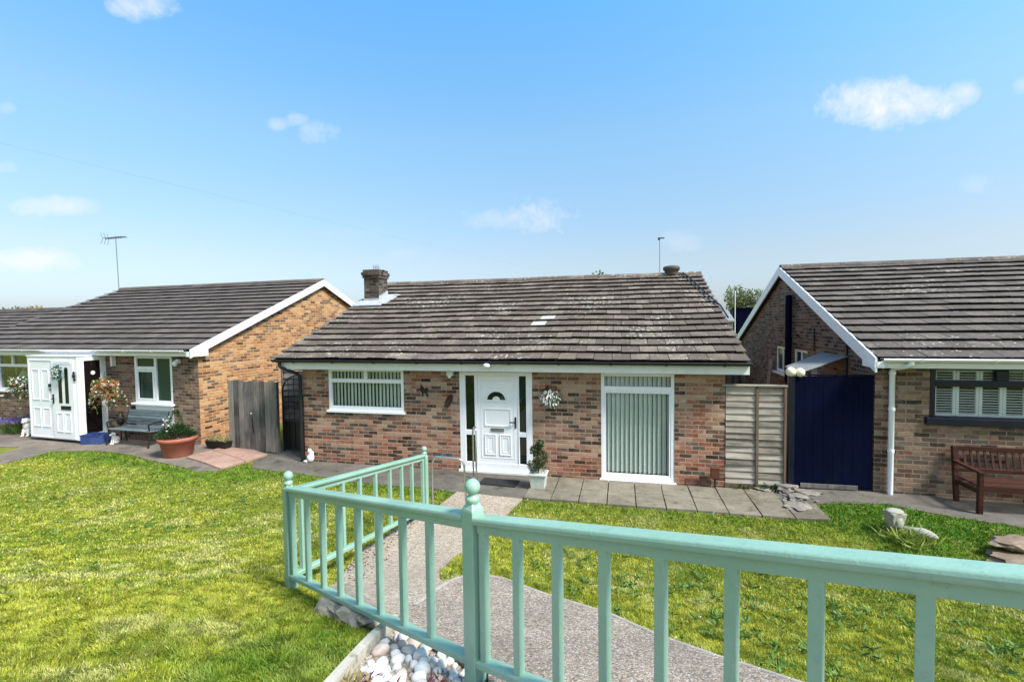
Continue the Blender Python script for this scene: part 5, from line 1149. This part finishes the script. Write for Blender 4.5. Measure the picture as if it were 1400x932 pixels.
# overhead wire from a pole out of view to one beyond the middle bungalow
a=Vector(at(-160,158,9));b=Vector(at(900,400,70));mb=MB();mb.tube([a.lerp(b,s)-Vector((0,0,.35*4*s*(1-s))) for s in [0,.02,.05,.08,.12,.18,.25,.35,.5,.7,.85,1]],.0011,4)
tag(mb.build('overhead_wire',M['iron']),'thin overhead wire crossing the sky above the left roof','wire')

# ------------------------------------------------------------------ camera
f=629.502;pitch=.04;roll=-.0128
cam=bpy.data.cameras.new('camera');cam.sensor_width=36;cam.lens=f/1400*36;cam.clip_end=5000;cam.clip_start=.05
c,s=math.cos(pitch),math.sin(pitch);fw=Vector((0,c,-s));up=Vector((0,s,c));rt=Vector((1,0,0));cr,sr=math.cos(roll),math.sin(roll)
r2=rt*cr+up*sr;u2=up*cr-rt*sr
co=bpy.data.objects.new('camera',cam);COL.objects.link(co)
co.matrix_world=Matrix(((r2.x,u2.x,-fw.x,0),(r2.y,u2.y,-fw.y,0),(r2.z,u2.z,-fw.z,3.1083),(0,0,0,1)));scene.camera=co
# ------------------------------------------------------------------ light
EL=R_(50);AZ=R_(-36)   # sun to the right, a little on the viewer's side
sd=Vector((math.cos(EL)*math.cos(AZ),math.cos(EL)*math.sin(AZ),math.sin(EL)))
sun=bpy.data.lights.new('sun','SUN');sun.energy=3.7;sun.angle=R_(13);sun.color=(1,.95,.87);so=bpy.data.objects.new('sun',sun);COL.objects.link(so)
so.rotation_euler=(-sd).to_track_quat('-Z','Y').to_euler()
wd=bpy.data.worlds.new('World');scene.world=wd;wd.use_nodes=True
class WT(NT):
    def __init__(s,t): s.t=t
t=WT(wd.node_tree);nt=wd.node_tree;nt.nodes.clear()
out=t.n('ShaderNodeOutputWorld');bg=t.n('ShaderNodeBackground');t.l(bg.outputs[0],out.inputs[0]);bg.inputs[1].default_value=.11
sky=t.n('ShaderNodeTexSky',sky_type='NISHITA');sky.sun_disc=False;sky.sun_elevation=EL;sky.sun_rotation=math.atan2(sd.x,sd.y);sky.air_density=1.;sky.dust_density=1.2;sky.ozone_density=1.5
dirv=t.coord('Generated');sep=t.n('ShaderNodeSeparateXYZ');t.l(dirv,sep.inputs[0]);dx,dy,dz=sep.outputs
yy=t.math('MAXIMUM',dy,.05);S=t.math('DIVIDE',dx,yy);Tt=t.math('DIVIDE',dz,yy)
n1=t.noise(dirv,11,8,.62,.6);n2=t.noise(dirv,34,7,.66,.4);nn=t.math('ADD',t.math('MULTIPLY',n1,.6),t.math('MULTIPLY',n2,.4))
nw=t.math('SUBTRACT',nn,.5)
CL=[(1210,141,92,34,1.),(1185,128,45,22,.6),(1318,128,24,16,.55),(197,6,46,20,.75),(436,180,26,18,.5),(378,170,16,9,.4),(410,163,16,9,.35),(738,295,46,25,.6),(680,300,60,14,.3),(75,283,62,14,.6),(122,282,20,12,.3),(40,355,66,15,.8),(88,360,26,9,.5),(8,227,20,10,.4),(10,148,14,9,.3),(1338,252,26,14,.25),(930,330,36,14,.2),(1396,117,12,12,.35),(550,345,26,9,.15),(920,322,14,8,.12),(470,318,60,8,.08)]
acc=None
def wdir(u,v):
    d=r2*((u-700)/f)-u2*((v-466)/f)+fw;return d.x/d.y,d.z/d.y
for (u,v,a,b,k) in CL:
    s0,t0=wdir(u,v);es=t.math('DIVIDE',t.math('SUBTRACT',S,s0),a/f);et=t.math('DIVIDE',t.math('SUBTRACT',Tt,t0),b/f)
    q=t.math('ADD',t.math('MULTIPLY',es,es),t.math('MULTIPLY',et,et))
    m_=t.math('MULTIPLY',t.rng(t.math('ADD',t.math('SUBTRACT',1.,q),t.math('MULTIPLY',nw,6.5)),-.2,1.6),k)
    acc=m_ if acc is None else t.math('MAXIMUM',acc,m_)
acc=t.math('MULTIPLY',acc,t.rng(dy,.1,.2))
# unseen bright cloud added behind the viewer to fill the house fronts
back=t.math('MULTIPLY',t.rng(t.noise(dirv,2.4,7,.6),.40,.58),t.rng(dy,.0,-.35,0,.85));back=t.math('MULTIPLY',back,t.rng(dz,.0,.15))
BSKY=t.mix(1.,sky.outputs[0],t.ramp(dz,[(.0,(.62,.66,.92)),(.06,(.72,.74,.84)),(.13,(.88,.83,.80)),(.35,(1.02,1.26,1.2)),(.56,(.80,1.50,1.68))]),'MULTIPLY')
col=t.mix(acc,BSKY,(4.7,4.8,4.9));col=t.mix(back,col,(4.5,4.6,4.8))
t.l(col,bg.inputs[0])
vs=scene.view_settings;vs.view_transform='Standard';vs.look='None';vs.exposure=0.95;vs.gamma=1;vs.use_curve_mapping=False
scene.render.engine='CYCLES';scene.cycles.max_bounces=8;scene.cycles.transparent_max_bounces=12
